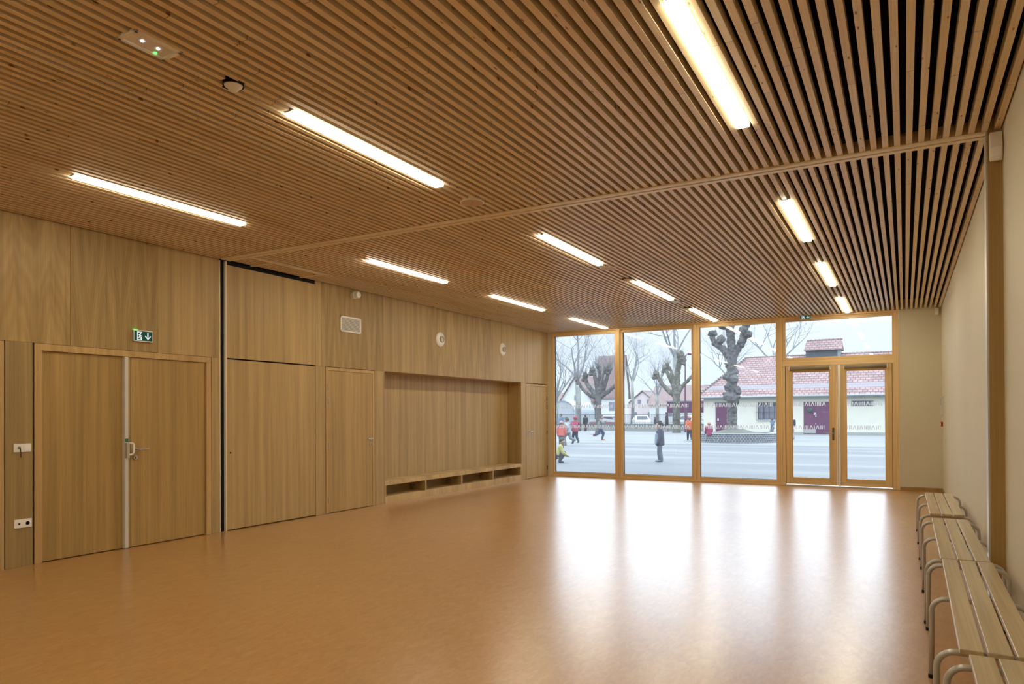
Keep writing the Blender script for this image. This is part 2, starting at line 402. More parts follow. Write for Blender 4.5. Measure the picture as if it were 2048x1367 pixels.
# ------------------------------------------------------------------ wooden doors
def handle(par, y, z, d, name='lever_handle'):      # d: direction of lever along Y
    x = XL
    b = MB(); b.cyl((x-.012, y, z), .026, .012+.008, 'X', 24)
    b.tube([(x+.004, y, z), (x+.045, y, z), (x+.055, y+d*.012, z), (x+.055, y+d*.13, z)], .0095, 12)
    o = b.build(name, M['steel'], par, smooth=False)
    k = MB(); k.cyl((x-.012, y, z-.09), .025, .018, 'X', 24); e = k.build('lock_rose', M['steel'], par)
    MB().box(x+.004, x+.0075, y-.004, y+.004, z-.106, z-.078).build('keyhole', M['black'], e)
    return o
def door_frame(par, y0, y1, z1, wd, seed):
    b = MB(); x0, x1 = XL-.055, XL+.004
    b.box(x0, x1, y0, y0+wd, 0, z1-wd); b.box(x0, x1, y1-wd, y1, 0, z1-wd); b.box(x0, x1, y0, y1, z1-wd, z1)
    b.build('frame', veneer('oak_frame_%d' % seed, (.62, .42, .19), 30+seed), par, .002)
    MB().box(XL-.058, XL-.053, y0-.012, y1+.012, 0, z1+.012).build('shadow_gap', M['dark'], par)
    g = MB(); g.box(XL-.05, XL-.015, y0-.010, y0-.001, 0, z1+.009); g.box(XL-.05, XL-.015, y1+.001, y1+.010, 0, z1+.009); g.box(XL-.05, XL-.015, y0-.01, y1+.01, z1+.001, z1+.010)
    g.build('shadow_gap', M['black'], par)
def leaf(par, y0, y1, z1, seed, k=1.0, x=XL-.012, base=(.50, .335, .13)):
    return MB().box(x-.035, x, y0, y1, .008, z1).build('leaf', veneer('oak_leaf_%d' % seed, mul(base, k), 40+seed), par, .0015)
d1 = struct(empty('door_1', (XL, 4.84, 0)))
door_frame(d1, 3.823, 5.862, 2.189, .068, 1)
l1 = leaf(d1, 3.895, 4.778, 2.118, 1, .93, XL-.03); l2 = leaf(d1, 4.785, 5.788, 2.118, 2, 1.0, XL-.018)
MB().box(XL-.0185, XL-.0165, 4.828, 4.832, .01, 2.118).build('rebate_line', M['dark'], l2)
bar = MB().box(XL-.03, XL+.022, 4.737, 4.780, .006, 2.116).build('rod_cover', M['greypl'], d1, .004)
b = MB(); b.box(XL+.02, XL+.055, 4.740, 4.775, 1.00, 1.17); b.build('push_housing', M['alu'], bar, .004)
b = MB(); b.tube([(XL+.04, 4.775, 1.165), (XL+.06, 4.80, 1.165), (XL+.065, 4.812, 1.15), (XL+.065, 4.812, 1.06), (XL+.06, 4.80, 1.04), (XL+.04, 4.775, 1.035)], .011, 10)
b.build('push_handle', M['white'], bar)
MB().box(XL+.0225, XL+.0245, 4.742, 4.775, 1.178, 1.215).build('exit_sticker', plain('green_sticker', (.02, .18, .09), .5), bar)
handle(l2, 4.873, 1.09, 1)
d2 = struct(empty('door_2', (XL, 8.4, 0)))
door_frame(d2, 7.853, 8.957, 2.185, .048, 2)
l = leaf(d2, 7.904, 8.906, 2.134, 3, .97, XL-.003, (.53, .365, .15)); handle(l, 8.868, 1.09, -1)
for z in (1.88, 1.68, 1.00, .20): MB().cyl((XL+.008, 7.903, z-.045), .008, .09, 'Z', 12).build('hinge', M['steel'], d2)
d3 = struct(empty('door_3', (XL, 14.77, 0)))
door_frame(d3, 14.222, 15.318, 2.175, .045, 3)
l = leaf(d3, 14.27, 15.27, 2.126, 4, 1.08, XL-.003, (.54, .39, .19)); handle(l, 14.33, 1.08, 1)
for z in (1.85, 1.65, 1.05, .2): MB().cyl((XL+.008, 15.273, z-.045), .008, .09, 'Z', 12).build('hinge', M['black'], d3)
d5 = struct(empty('door_5', (XL, 3.0, 0)))
door_frame(d5, 2.50, 3.552, 2.187, .06, 4); leaf(d5, 2.563, 3.489, 2.124, 5, 1.0, XL-.006)

# ------------------------------------------------------------------ built-in bench of the niche
nb = tag(empty('storage_bench', (-7.7, 11.6, 0)), 'built-in oak bench with four open cubbies along the bottom of the wall recess', 'bench')
M['bh'] = veneer('oak_bench_top', (.66, .47, .24), 50, 0, 'Z'); M['bv'] = veneer('oak_bench_front', (.64, .46, .23), 51, 0, 'Y', scale=.15)
def bx(n, mt, *a): return MB().box(*a).build(n, mt, nb, .001)
bx('seat_board', M['bv'], -7.879, XL+.004, 9.2155, 13.9785, .298, .372)
bx('plinth', M['bv'], -7.879, XL+.003, 9.2155, 13.9785, 0, .118)
for a, c in ((9.2155, 9.248), (10.34, 10.375), (11.515, 11.560), (12.715, 12.75), (13.94, 13.9785)):
    bx('divider', M['vx'], -7.879, XL+.003, a, c, .118, .298)
bx('back_board', M['vx'], -7.879, -7.865, 9.2155, 13.9785, .118, .298)

# ------------------------------------------------------------------ window wall
def frieze(par, x0, x1, y, rows=((1.612, .078), (1.146, .076))):
    b = MB(); t = .0011; seqs = 'IIIAIAIIIIAI'
    for z0, h in rows:
        x = x0+.02; i = int(abs(x0)*7+z0*5)
        while x < x1-.09:
            ch = seqs[i % 12]; i += 1
            if ch == 'I': b.box(x, x+.016, y-t, y, z0, z0+h); x += .030
            else:
                b.prism([(x, z0), (x+.016, z0), (x+.038, z0+h*.72), (x+.060, z0), (x+.076, z0), (x+.047, z0+h), (x+.029, z0+h)], 'Y', y-t, y); x += .088
    return b.build('glass_marking', M['decal'], par)
def glazing(name, par, x0, x1, z0, z1, y):
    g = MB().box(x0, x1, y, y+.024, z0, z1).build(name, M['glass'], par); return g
YG = YF+.075
def frame_piece(par, x0, x1, z0, z1, ax, y0=YF-.0, y1=YF+.13, nm='frame', bv=.004):
    return MB().box(x0, x1, y0, y1, z0, z1).build(nm, M['pine'+ax], par, bv)
panes = [(-7.372, -5.832), (-5.636, -4.060), (-3.888, -2.315)]
for i, (a, c) in enumerate(panes):
    wd = struct(empty('window_%d' % (i+1), ((a+c)/2, YF, 0)))
    lo = -7.452 if i == 0 else panes[i][0]-.048; hi = panes[i][1]+.048
    if i: lo = panes[i][0]-.060
    b = MB(); y0, y1 = YF+.022, YF+.12
    b.box(lo, a, y0, y1, .045, 3.40); b.box(c, hi, y0, y1, .045, 3.40)
    b.build('side_frame', M['pineZ'], wd, .004)
    b = MB(); b.box(a, c, y0, y1, .045, .100); b.box(a, c, y0, y1, 3.335, 3.40); b.build('rail_frame', M['pineX'], wd, .004)
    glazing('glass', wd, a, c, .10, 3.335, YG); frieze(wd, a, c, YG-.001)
    g = MB(); g.box(a, a+.006, y1-.05, y1, .10, 3.335); g.box(a, c, y1-.05, y1, .1, .106); g.build('gasket', M['black'], wd)
gr = struct(empty('trim_4', (-4, YF, 0)))
b = MB(); b.box(-7.453, -.092, YF-.012, YF+.13, 3.40, 3.47); b.build('head_rail', M['pineX'], gr, .003)
b = MB(); b.box(-7.453, -2.15, YF-.006, YF+.13, 0, .045); b.build('sill', M['pineX'], gr, .003)
for a, c in ((-5.784, -5.696), (-4.012, -3.948), (-2.267, -2.19)):
    frame_piece(gr, a, c, .045, 3.40, 'Z', YF-.012, YF+.13, 'mullion')
frame_piece(gr, -.165, -.092, 0, 3.40, 'Z', YF-.012, YF+.13, 'mullion')
w4 = struct(empty('window_4', (-1.17, YF, 2.42)))
b = MB(); b.box(-2.19, -2.130, YF+.022, YF+.12, 2.585, 3.40); b.box(-.207, -.165, YF+.022, YF+.12, 2.585, 3.40); b.build('side_frame', M['pineZ'], w4, .004)
b = MB(); b.box(-2.13, -.207, YF+.022, YF+.12, 3.335, 3.40); b.box(-2.19, -.165, YF+.022, YF+.12, 2.53, 2.592); b.build('rail_frame', M['pineX'], w4, .004)
frame_piece(w4, -2.19, -.165, 2.425, 2.53, 'X', YF-.010, YF+.13, 'transom')
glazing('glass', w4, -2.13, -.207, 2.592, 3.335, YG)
d4 = struct(empty('door_4', (-1.17, YF, 0)))
b = MB(); b.box(-2.19, -2.132, YF+.0, YF+.12, 0, 2.425); b.box(-.207, -.165, YF+.0, YF+.12, 0, 2.425); b.build('frame', M['pineZ'], d4, .003)
MB().box(-2.19, -.165, YF-.02, YF+.13, 0, .022).build('threshold', M['alu'], d4, .003)
for (x0, x1, g0, g1, nm) in ((-2.126, -1.180, -2.008, -1.310, 'l'), (-1.172, -.211, -1.013, -.328, 'r')):
    b = MB(); y0, y1 = YF+.004, YF+.085
    b.box(x0, g0, y0, y1, .034, 2.418); b.box(g1, x1, y0, y1, .034, 2.418)
    lf = b.build('door_leaf', M['pineZ'], d4, .004)
    b = MB(); b.box(g0, g1, y0, y1, .034, .176); b.box(g0, g1, y0, y1, 2.296, 2.418); b.build('leaf_rail', M['pineX'], lf, .004)
    b = MB(); b.box(g0, g0+.014, y0+.02, y0+.05, .176, 2.296); b.box(g1-.008, g1, y0+.02, y0+.05, .176, 2.296); b.build('glazing_bead', M['pineZ'], lf)
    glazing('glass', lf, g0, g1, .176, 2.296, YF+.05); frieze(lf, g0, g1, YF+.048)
    if nm == 'l':
        MB().box(-1.262, -1.226, YF-.006, YF+.006, .93, 1.18).build('handle_plate', plain('bronze_plate', (.16, .14, .11), .35, .9), lf, .003)
        MB().tube([(-1.244, YF-.004, 1.07), (-1.244, YF-.05, 1.07), (-1.258, YF-.056, 1.07), (-1.385, YF-.056, 1.07)], .009, 10).build('lever_handle', M['steel'], lf)
    else:
        c_ = MB().box(-1.150, -1.112, YF-.022, YF+.006, .03, 2.42).build('rod_cover', M['white'], lf, .004)
        MB().tube([(-1.13, YF-.03, 1.01), (-1.13, YF-.055, 1.03), (-1.13, YF-.055, 1.2), (-1.13, YF-.03, 1.22)], .012, 8).build('push_handle', M['white'], c_)
MB().box(-2.134, -2.124, YF-.0, YF+.02, .03, 2.42).build('joint', M['dark'], d4)
MB().box(-.212, -.205, YF-.0, YF+.02, .03, 2.42).build('joint', M['dark'], d4)
for x0, x1, side in ((-2.055, -1.285, 'left'), (-1.045, -.285, 'right')):
    rb = tag(empty('roller_blind', ((x0+x1)/2, YF-.035, 2.37)), 'rolled-up brown roller blind on top of the %s leaf of the glazed door' % side, 'blind', 'blinds on the glazed door')
    MB().cyl((x0+.012, YF-.038, 2.368), .034, x1-x0-.024, 'X', 20).build('roll', M['blind'], rb, smooth=True)
    for xx in (x0, x1-.012): MB().box(xx, xx+.012, YF-.075, YF+.004, 2.335, 2.412).build('bracket', M['white'], rb, .003)

# ------------------------------------------------------------------ ceiling lights
def light(col, y0, y1, label):
    x = LX[col]; t = tag(empty('recessed_light', (x, (y0+y1)/2, H)), label, 'light', 'linear lights between the ceiling slats')
    MB().box(x-.043, x+.043, y0, y1, H-.016, H+.004).build('diffuser', M['lamp'], t, .006)
    MB().box(x-.046, x+.046, y0-.012, y1+.012, H+.005, H+.11).build('housing', M['greypl'], t)
    for ya, yb in ((y0-.02, y0-.002), (y1+.002, y1+.02)): MB().box(x-.03, x+.03, ya, yb, H-.004, H+.004).build('end_cap', M['greypl'], t)
    return t
RW = ['nearest the rear wall', 'cut by the top of the picture', 'just before the cross track', 'just beyond the cross track', 'halfway to the windows', 'ending at the windows']
for col in ('left', 'middle', 'right'):
    for i, (a, c) in enumerate(LY):
        if i == 0 and False: continue
        light(col, a, c, 'white linear light of the %s row, %s' % (col, RW[i]))

# ------------------------------------------------------------------ things on the ceiling
em = tag(empty('emergency_light', (-3.5, 2.35, H)), 'rectangular emergency light with two white spots and a green spot in the slats', 'emergency light')
b = MB(); fx0, fx1, fy0, fy1 = -3.582, -3.418, 2.214, 2.486
for q in ((fx0, fx1, fy0, fy0+.022), (fx0, fx1, fy1-.022, fy1), (fx0, fx0+.022, fy0, fy1), (fx1-.022, fx1, fy0, fy1)): b.box(*q, H-.008, H+.012)
b.build('rim', M['offwhite'], em, .003)
MB().box(fx0+.02, fx1-.02, fy0+.02, fy1-.02, H+.002, H+.02).build('lens_plate', plain('frosted_lens', (.75, .70, .66), .25), em)
for y in (2.305, 2.395): MB().cyl((-3.50, y, H-.002), .007, .006, 'Z', 14).build('led', M['led'], em)
MB().cyl((-3.552, 2.415, H-.002), .008, .006, 'Z', 14).build('green_led', M['gled'], em)
def detector(x, y, lab):
    t = tag(empty('motion_detector', (x, y, H)), lab, 'detector', 'round detectors in the middle of the ceiling')
    MB().lathe((x, y, H), [(.02, .0), (.056, .0), (.060, -.008), (.060, .05)]).build('collar', M['black'], t)
    for q in (x-.075, x+.05): MB().box(q, q+.025, y-.02, y+.02, H-.004, H+.05).build('clip', M['black'], t)
    MB().lathe((x, y, H), [(.001, -.042), (.018, -.040), (.030, -.030), (.034, -.014), (.050, -.012), (.053, -.004), (.053, .0)]).build('dome', M['offwhite'], t, smooth=True)
detector(-3.49, 2.875, 'white domed detector on black collar near the emergency light')
detector(-3.519, 9.80, 'small domed detector before the light halfway to the windows')
detector(-3.515, 13.015, 'small domed detector before the light ending at the windows')
def speaker(x, y, r, lab):
    t = tag(empty('ceiling_speaker', (x, y, H)), lab, 'speaker', 'flat round discs in the slats')
    MB().lathe((x, y, H), [(r-.012, -.006), (r, -.004), (r, .02)]).build('rim', M['offwhite'], t)
    MB().lathe((x, y, H), [(.001, -.0085), (r-.03, -.0085), (r-.013, -.0065), (r-.013, .0)]).build('cover', plain('beige_grille', (.56, .42, .30), .5), t)
    MB().cyl((x+.02, y-.03, H-.010), .004, .002, 'Z', 8).build('screw', M['dark'], t)
speaker(-3.498, 5.55, .115, 'flat round beige disc in slats just before the cross track')
speaker(-3.485, 8.965, .115, 'flat round beige disc touching the end of a middle light')
pl = tag(empty('ceiling_panel', (-3.495, 12.23, H)), 'small pale blue panel in slats behind the middle light halfway to windows', 'panel')
MB().box(-3.565, -3.425, 12.13, 12.33, H-.012, H+.01).build('cover', M['blue'], pl, .003)

# exit signs
def exit_sign(origin, ax, w, h, label, led=True):
    # local u (to the right as seen from the room), z up, n (towards the room)
    t = tag(empty('exit_sign', origin, 0), label, 'sign'); o = Vector(origin)
    U, N = (Vector((0, 1, 0)), Vector((1, 0, 0))) if ax == 'X' else (Vector((1, 0, 0)), Vector((0, -1, 0)))
    def pr(name, polys, mt, n0, n1):
        b = MB()
        for poly in polys:
            k = len(poly); vs = [o+U*(u*w)+Vector((0, 0, 1))*(v*h)+N*n0 for u, v in poly]+[o+U*(u*w)+Vector((0, 0, 1))*(v*h)+N*n1 for u, v in poly]
            b.add(vs, [tuple(range(k)), tuple(range(2*k-1, k-1, -1))]+[(i, i+k, (i+1) % k+k, (i+1) % k) for i in range(k)])
        return b.build(name, mt, t)
    R = lambda a, b_, c, d: [(a, c), (b_, c), (b_, d), (a, d)]
    pr('case', [R(0, 1, 0, 1)], M['alu'], 0, .03)
    pr('face', [R(.035, .965, .09, .91)], M['signg'], .03, .032)
    door = [R(.17, .42, .78, .86), R(.17, .21, .16, .78), R(.38, .42, .16, .40), R(.17, .30, .14, .20)]
    man = [[(.33, .66), (.37, .66), (.39, .70), (.37, .76), (.33, .76), (.31, .70)],
           [(.25, .62), (.33, .64), (.36, .56), (.34, .42), (.28, .40), (.29, .54), (.24, .55)],
           [(.34, .60), (.42, .50), (.46, .52), (.45, .46), (.40, .44), (.33, .53)],
           [(.28, .44), (.33, .44), (.27, .30), (.20, .28), (.20, .33), (.25, .35)],
           [(.30, .44), (.35, .43), (.40, .32), (.38, .16), (.34, .16), (.36, .31)]]
    pr('pictogram', door+man, M['signw'], .032, .0335)
    pr('arrow', [R(.70, .765, .42, .80), [(.5825, .46), (.7325, .18), (.8825, .46), (.8825, .56), (.7325, .34), (.5825, .56)]], M['signw'], .032, .0335)
    if led: pr('green_led', [R(.02, .22, .98, 1.04)], M['gled'], .004, .02)
    return t
exit_sign((XL+.001, 4.835, 2.300), 'X', .228, .128, 'green exit sign above the double wooden door')
exit_sign((-1.832, YF-.08, 3.352), 'Y', .205, .082, 'small exit sign hanging over the glazed garden door', False)
sr = tag(empty('alarm_sounder', (XL, 8.443, 3.34)), 'round white alarm sounder high on oak wall near single door', 'alarm')
MB().lathe((XL, 8.443, 3.335), [(.055, 0), (.055, .06), (.045, .065)], 'X').build('base', M['offwhite'], sr, smooth=False)
MB().lathe((XL, 8.443, 3.335), [(.044, .065), (.050, .068), (.050, .125), (.042, .135), (.001, .136)], 'X').build('horn', M['white'], sr)
MB().cyl((XL+.134, 8.443, 3.335), .006, .004, 'X', 8).build('port', M['black'], sr)
vt = tag(empty('air_vent', (XL, 8.395, 2.87)), 'white slatted rectangular air grille high on oak wall', 'vent')
b = MB(); y0, y1, z0, z1 = 8.161, 8.627, 2.748, 2.990
for q in ((y0, y1, z0, z0+.024), (y0, y1, z1-.024, z1), (y0, y0+.024, z0, z1), (y1-.024, y1, z0, z1)): b.box(XL, XL+.016, *q)
b.build('frame', M['white'], vt, .002)
MB().box(XL+.0005, XL+.002, y0+.02, y1-.02, z0+.02, z1-.02).build('backing', M['dark'], vt)
for i in range(14):
    z = z0+.030+i*.0135; MB().box(XL+.003, XL+.012, y0+.022, y1-.022, z, z+.0065).build('slat', M['white'], vt)
for y, lab in ((10.82, 'white round air nozzle on oak wall, the one nearer the grille'), (13.152, 'white round air nozzle on oak wall, the one nearer the windows')):
    t = tag(empty('air_nozzle', (XL, y, 2.868)), lab, 'air nozzle', 'round air nozzles above the recess')
    MB().lathe((XL, y, 2.868), [(.140, .0), (.138, .010), (.085, .030), (.062, .034), (.062, .0)], 'X', 36).build('ring', M['white'], t, smooth=True)
    MB().lathe((XL, y+.012, 2.866), [(.056, .0), (.056, .055), (.050, .060), (.048, .03), (.001, .028)], 'X', 28).build('nozzle', M['greypl'], t)
# switch and socket plates
sw = tag(empty('key_switch', (XL, 3.71, 1.157)), 'white double plate with a hanging key left of the double door', 'switch')
MB().box(XL, XL+.010, 3.632, 3.790, 1.115, 1.198).build('plate', M['white'], sw, .003)
MB().box(XL+.010, XL+.013, 3.720, 3.775, 1.130, 1.183).build('rocker', M['white'], sw, .002)
MB().cyl((XL+.010, 3.678, 1.160), .013, .010, 'X', 16).build('key_barrel', M['steel'], sw)
b = MB(); b.box(XL+.018, XL+.035, 3.676, 3.680, 1.152, 1.166); b.tube([(XL+.034, 3.678, 1.155), (XL+.036, 3.682, 1.10), (XL+.034, 3.684, 1.065)], .005, 8); b.build('key', plain('dark_key', (.10, .05, .02), .4, .6), sw)
sk = tag(empty('wall_socket', (XL, 3.71, .42)), 'white double socket plate low on the wall left of double door', 'socket')
MB().box(XL, XL+.010, 3.636, 3.794, .378, .462).build('plate', M['white'], sk, .003)
MB().lathe((XL+.010, 3.755, .42), [(.021, .0), (.021, .003), (.018, .003), (.017, -.004), (.001, -.004)], 'X').build('socket', M['greypl'], sk)
MB().box(XL+.010, XL+.012, 3.672, 3.688, .411, .427).build('data_port', M['black'], sk)
# right wall devices
ms = tag(empty('motion_sensor', (.56, 5.86, 3.3)), 'white wedge-shaped motion sensor at top of the oak post', 'sensor')
MB().prism([(5.945, 3.40), (5.945, 3.215), (5.915, 3.20), (5.885, 3.225), (5.875, 3.30), (5.90, 3.40)], 'X', .528, XR-.004).build('body', M['offwhite'], ms, .006)
MB().prism([(5.89, 3.29), (5.872, 3.285), (5.878, 3.225), (5.905, 3.205)], 'X', .538, XR-.014).build('lens', M['white'], ms, .004)
ms = tag(empty('corner_sensor', (.56, YF-.03, 3.35)), 'small white sensor in far corner by the windows', 'sensor')
MB().prism([(YF, 3.41), (YF, 3.29), (YF-.04, 3.285), (YF-.06, 3.33), (YF-.05, 3.41)], 'X', .50, .56).build('body', M['offwhite'], ms, .005)
MB().prism([(YF-.045, 3.34), (YF-.062, 3.33), (YF-.045, 3.288), (YF-.03, 3.283)], 'X', .507, .553).build('lens', M['white'], ms, .003)
cp = tag(empty('control_panel', (XR, 15.04, 1.59)), 'narrow grey control panel on cream wall in far corner', 'control panel')
MB().box(XR-.03, XR, 14.93, 15.15, 1.42, 1.765).build('case', M['greypl'], cp, .005)
MB().box(XR-.034, XR-.03, 14.95, 15.13, 1.60, 1.74).build('screen', plain('panel_screen', (.30, .30, .29), .3), cp)
fb = tag(empty('fire_call_point', (XR, 15.08, 1.26)), 'small red fire call point below the grey control panel', 'fire alarm button')
MB().box(XR-.035, XR, 15.04, 15.125, 1.215, 1.30).build('case', M['red'], fb, .005)
MB().box(XR-.037, XR-.035, 15.055, 15.11, 1.235, 1.28).build('press_plate', M['white'], fb)

# ------------------------------------------------------------------ benches
def bench():
    t = empty('school_bench', (0, 0, 0), 0, world=False); L = 2.10; W = .285; zt = .475
    w = (W-.024)/3
    for i in range(3):
        x = -W/2+i*(w+.012)
        MB().box(x, x+w, -L/2, L/2, zt-.022, zt).build('seat_plank', M['maple'], t, .004)
    for y in (-.98, 0, .98):
        zc = zt-.022-.014; R = .07; xo = .222; pts = [(-xo-.004, y, .012), (-xo, y, zc-R)]
        for k in range(1, 7):
            a = k*PI/12; pts.append((-xo+R-R*math.cos(a), y, zc-R+R*math.sin(a)))
        pts += [(-p[0], p[1], p[2]) for p in reversed(pts)]
        f = MB().tube(pts, .0135, 12).build('leg_frame', M['greymetal'], t, smooth=True)
        for sx_ in (-1, 1): MB().cyl((sx_*(xo+.004), y, 0), .0155, .022, 'Z', 12).build('foot_cap', M['black'], f)
        MB().box(-.006-w/2-.006+w/2-.03, .03, y-.02, y+.02, zt-.026, zt-.022).build('bracket', M['black'], f)
    return t
B0 = bench()
BP = [(.350, 9.09, 0, 'farthest pale plank bench, beside the cream wall and nearest the windows'),
      (.350, 6.645, .004, 'second pale plank bench from the windows, its near end by the post'),
      (.343, 4.515, .010, 'third pale plank bench from the windows, starting at the oak post'),
      (.362, 2.36, .0, 'nearest pale plank bench, cut off by the picture corner')]
for i, (x, y, rz, lab) in enumerate(BP):
    o = B0 if i == 0 else copy_tree(B0)
    o.location = (x, y, 0); o.rotation_euler = (0, 0, -rz); tag(o, lab, 'bench', 'row of plank benches along the right wall')

#OUTSIDE
# ------------------------------------------------------------------ the school yard
G = -.05
ALB = .50
def asphalt():
    t = NT('yard_asphalt'); pos = t.n('NewGeometry').outputs['Position']; sep = t.n('SeparateXYZ'); t.l(pos, sep.inputs[0])
    f = t.noise(pos, 12, 4, .7); s1 = t.noise(t.mapping(pos, (.08, .55, 1)), 1, 3, .5); s2 = t.noise(t.mapping(pos, (.05, 1.1, 1)), 1, 2)
    c = t.ramp(s1, [(.36, (.185, .20, .222)), (.52, (.225, .243, .262)), (.62, (.30, .315, .325))])
    c = t.mix(.5, c, t.ramp(s2, [(.4, (.88, .88, .88)), (.6, (1, 1, 1))]), 'MULTIPLY')
    c = t.mix(.3, c, t.ramp(f, [(.3, (.8, .8, .8)), (.7, (1, 1, 1))]), 'MULTIPLY')
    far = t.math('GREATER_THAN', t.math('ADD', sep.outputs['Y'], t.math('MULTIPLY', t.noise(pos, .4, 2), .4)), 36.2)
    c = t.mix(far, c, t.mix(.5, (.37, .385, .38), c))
    t.bsdf(c, .75, 0, .3); return t.m
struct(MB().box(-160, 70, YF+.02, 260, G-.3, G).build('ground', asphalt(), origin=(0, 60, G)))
struct(MB().box(-7.6, XR+.3, YF+.13, YF+1.2, G, -.005).build('threshold_slab', plain('concrete', (.42, .43, .43), .8), origin=(-3, YF+.6, 0)))

def tiles(name, a, b_, sx_=3.6, sz=5.0, grey=0):
    t = NT(name); pos = t.n('NewGeometry').outputs['Position']
    bk = t.n('TexBrick'); sep = t.n('SeparateXYZ'); t.l(pos, sep.inputs[0]); cb = t.n('CombineXYZ')
    t.l(t.math('ADD', sep.outputs['X'], t.math('MULTIPLY', sep.outputs['Y'], .02)), cb.inputs[0]); t.l(sep.outputs['Z'], cb.inputs[1]); t.l(cb.outputs[0], bk.inputs[0])
    bk.inputs['Color1'].default_value = (*a, 1); bk.inputs['Color2'].default_value = (*b_, 1); bk.inputs['Mortar'].default_value = (*mul(a, .36), 1)
    bk.inputs['Scale'].default_value = 1; bk.inputs['Brick Width'].default_value = .34; bk.inputs['Row Height'].default_value = .19; bk.inputs['Mortar Size'].default_value = .028; bk.inputs['Mortar Smooth'].default_value = .6
    n = t.noise(pos, .8, 3)
    c = t.mix(.6, bk.outputs[0], t.ramp(n, [(.35, (.82, .80, .84)), (.65, (1, 1, 1))]), 'MULTIPLY')
    if grey:
        band = t.math('MULTIPLY', t.math('GREATER_THAN', sep.outputs['Z'], 3.42), t.math('LESS_THAN', sep.outputs['Z'], 3.78))
        c = t.mix(t.math('MULTIPLY', band, .75), c, (.36, .36, .40))
    t.bsdf(c, .75, 0, .2); return t.m
M['tile'] = tiles('red_roof_tiles', (.41, .265, .26), (.55, .38, .37), grey=1)
M['tile2'] = tiles('old_roof_tiles', (.42, .30, .29), (.50, .37, .35))
M['tile3'] = tiles('brown_roof_tiles', (.36, .28, .28), (.43, .34, .33))
M['hallwall'] = plain('cream_render', (1.0, .98, .84), .85, spec=.2, scale=1.5)
M['purple'] = plain('plum_paint', (.18, .045, .13), .6, spec=.3, var=.15, scale=2)
M['gutter'] = plain('zinc', (.38, .44, .48), .5, .3)
M['slate'] = plain('dark_board', (.10, .115, .14), .7)
M['winglass'] = plain('curtained_pane', (.30, .30, .40), .3)
M['iron'] = plain('dark_iron', (.06, .065, .08), .6)
M['whitewall'] = plain('white_render', (.95, .96, .97), .9, spec=.2, scale=1)
M['pinkwall'] = plain('pink_render', (.98, .85, .85), .9, spec=.2, scale=1)

# --- hall with tiled hip roof
hb = tag(empty('school_hall', (-2, 57, G)), 'low cream school hall with red tiled hip roof and plum doors', 'building')
x0, x1, y0, y1, ze = -14.1, 14.0, 57.0, 68.0, 2.86
MB().box(x0, x1, y0, y1, G, ze).build('wall', M['hallwall'], hb)
MB().box(x0-.03, x1, y0-.03, y0, G, .12).build('plinth', plain('grey_plinth', (.50, .51, .48), .8), hb)
ov = .45; zr = 6.30; yr = 62.5; a0 = (x0-ov, y0-ov, ze-.02); hx = -11.75
b = MB(); z2 = ze+.02
vs = [(x0-ov, y0-ov, z2), (x1+ov, y0-ov, z2), (x1+ov, y1+ov, z2), (x0-ov, y1+ov, z2), (hx, yr, zr), (x1-3, yr, zr)]
vs += [(x, y, z-.10) for x, y, z in vs[:4]]
b.add(vs, [(0, 1, 5, 4), (1, 2, 5), (2, 3, 4, 5), (3, 0, 4), (6, 9, 8, 7), (0, 6, 7, 1), (1, 7, 8, 2), (2, 8, 9, 3), (3, 9, 6, 0)])
rf = b.build('roof', M['tile'], hb)
b = MB()
for i in range(88):
    xx = hx+i*.27
    b.cyl((xx, yr, zr-.02), .10, .25, 'X', 8, .085)
o = b.build('ridge_tiles', M['tile2'], rf); o['kind'] = 'stuff'
b = MB(); k = 24
for i in range(k):
    p = Vector(vs[0]).lerp(Vector(vs[4]), i/k); q = Vector(vs[0]).lerp(Vector(vs[4]), (i+.9)/k); b.tube([p+Vector((0,0,.03)), q], [.10, .08], 6)
o = b.build('hip_tiles', M['tile3'], rf); o['kind'] = 'stuff'
MB().tube([(x0-ov, y0-ov-.07, ze-.06), (x1+ov, y0-ov-.07, ze-.06)], .085, 8).build('gutter', M['gutter'], hb)
MB().box(x0-ov, x1+ov, y0-ov, y0, ze-.12, ze-.05).build('soffit', M['gutter'], hb)
MB().tube([(-8.03, y0-.1, ze-.1), (-8.03, y0-.1, 2.35), (-8.03, y0-.02, 2.25)], .05, 8).build('downpipe', M['gutter'], hb)
def fac(name, mt, xa, xb, za, zb, d=.04, par=None): return MB().box(xa, xb, y0-d, y0+.02, za, zb).build(name, mt, par or hb)
dr = fac('door', M['purple'], -13.15, -11.95, G, 2.30)
MB().box(-13.0, -12.9, y0-.09, y0-.04, .95, 1.15).build('handle', M['whitewall'], dr)
fac('lintel', M['slate'], -13.2, -11.9, 2.30, 2.40, .08)
wi = fac('window', M['iron'], -9.92, -8.28, 1.05, 2.36, .05)
for q in range(4):
    MB().box(-9.84+q*.39, -9.52+q*.39, y0-.06, y0-.05, 1.12, 2.10).build('pane', M['winglass'], wi)
b = MB()
for q in range(13): b.box(-10.02+q*.15, -10.0+q*.15, y0-.16, y0-.14, .98, 2.2)
for z in (1.08, 1.6, 2.15): b.box(-10.1, -8.2, y0-.165, y0-.145, z, z+.025)
b.build('window_grille', M['iron'], wi)
fac('sill', M['whitewall'], -10.0, -8.2, .97, 1.05, .12)
dr = fac('door', M['purple'], -6.64, -4.80, G+.02, 2.36)
MB().box(-6.62, -5.80, y0-.06, y0-.04, .03, .32).build('kick_plate', plain('pale_kick_plate', (.52, .52, .52), .5), dr)
MB().box(-5.715, -5.705, y0-.055, y0-.04, .05, 2.3).build('leaf_joint', M['iron'], dr)
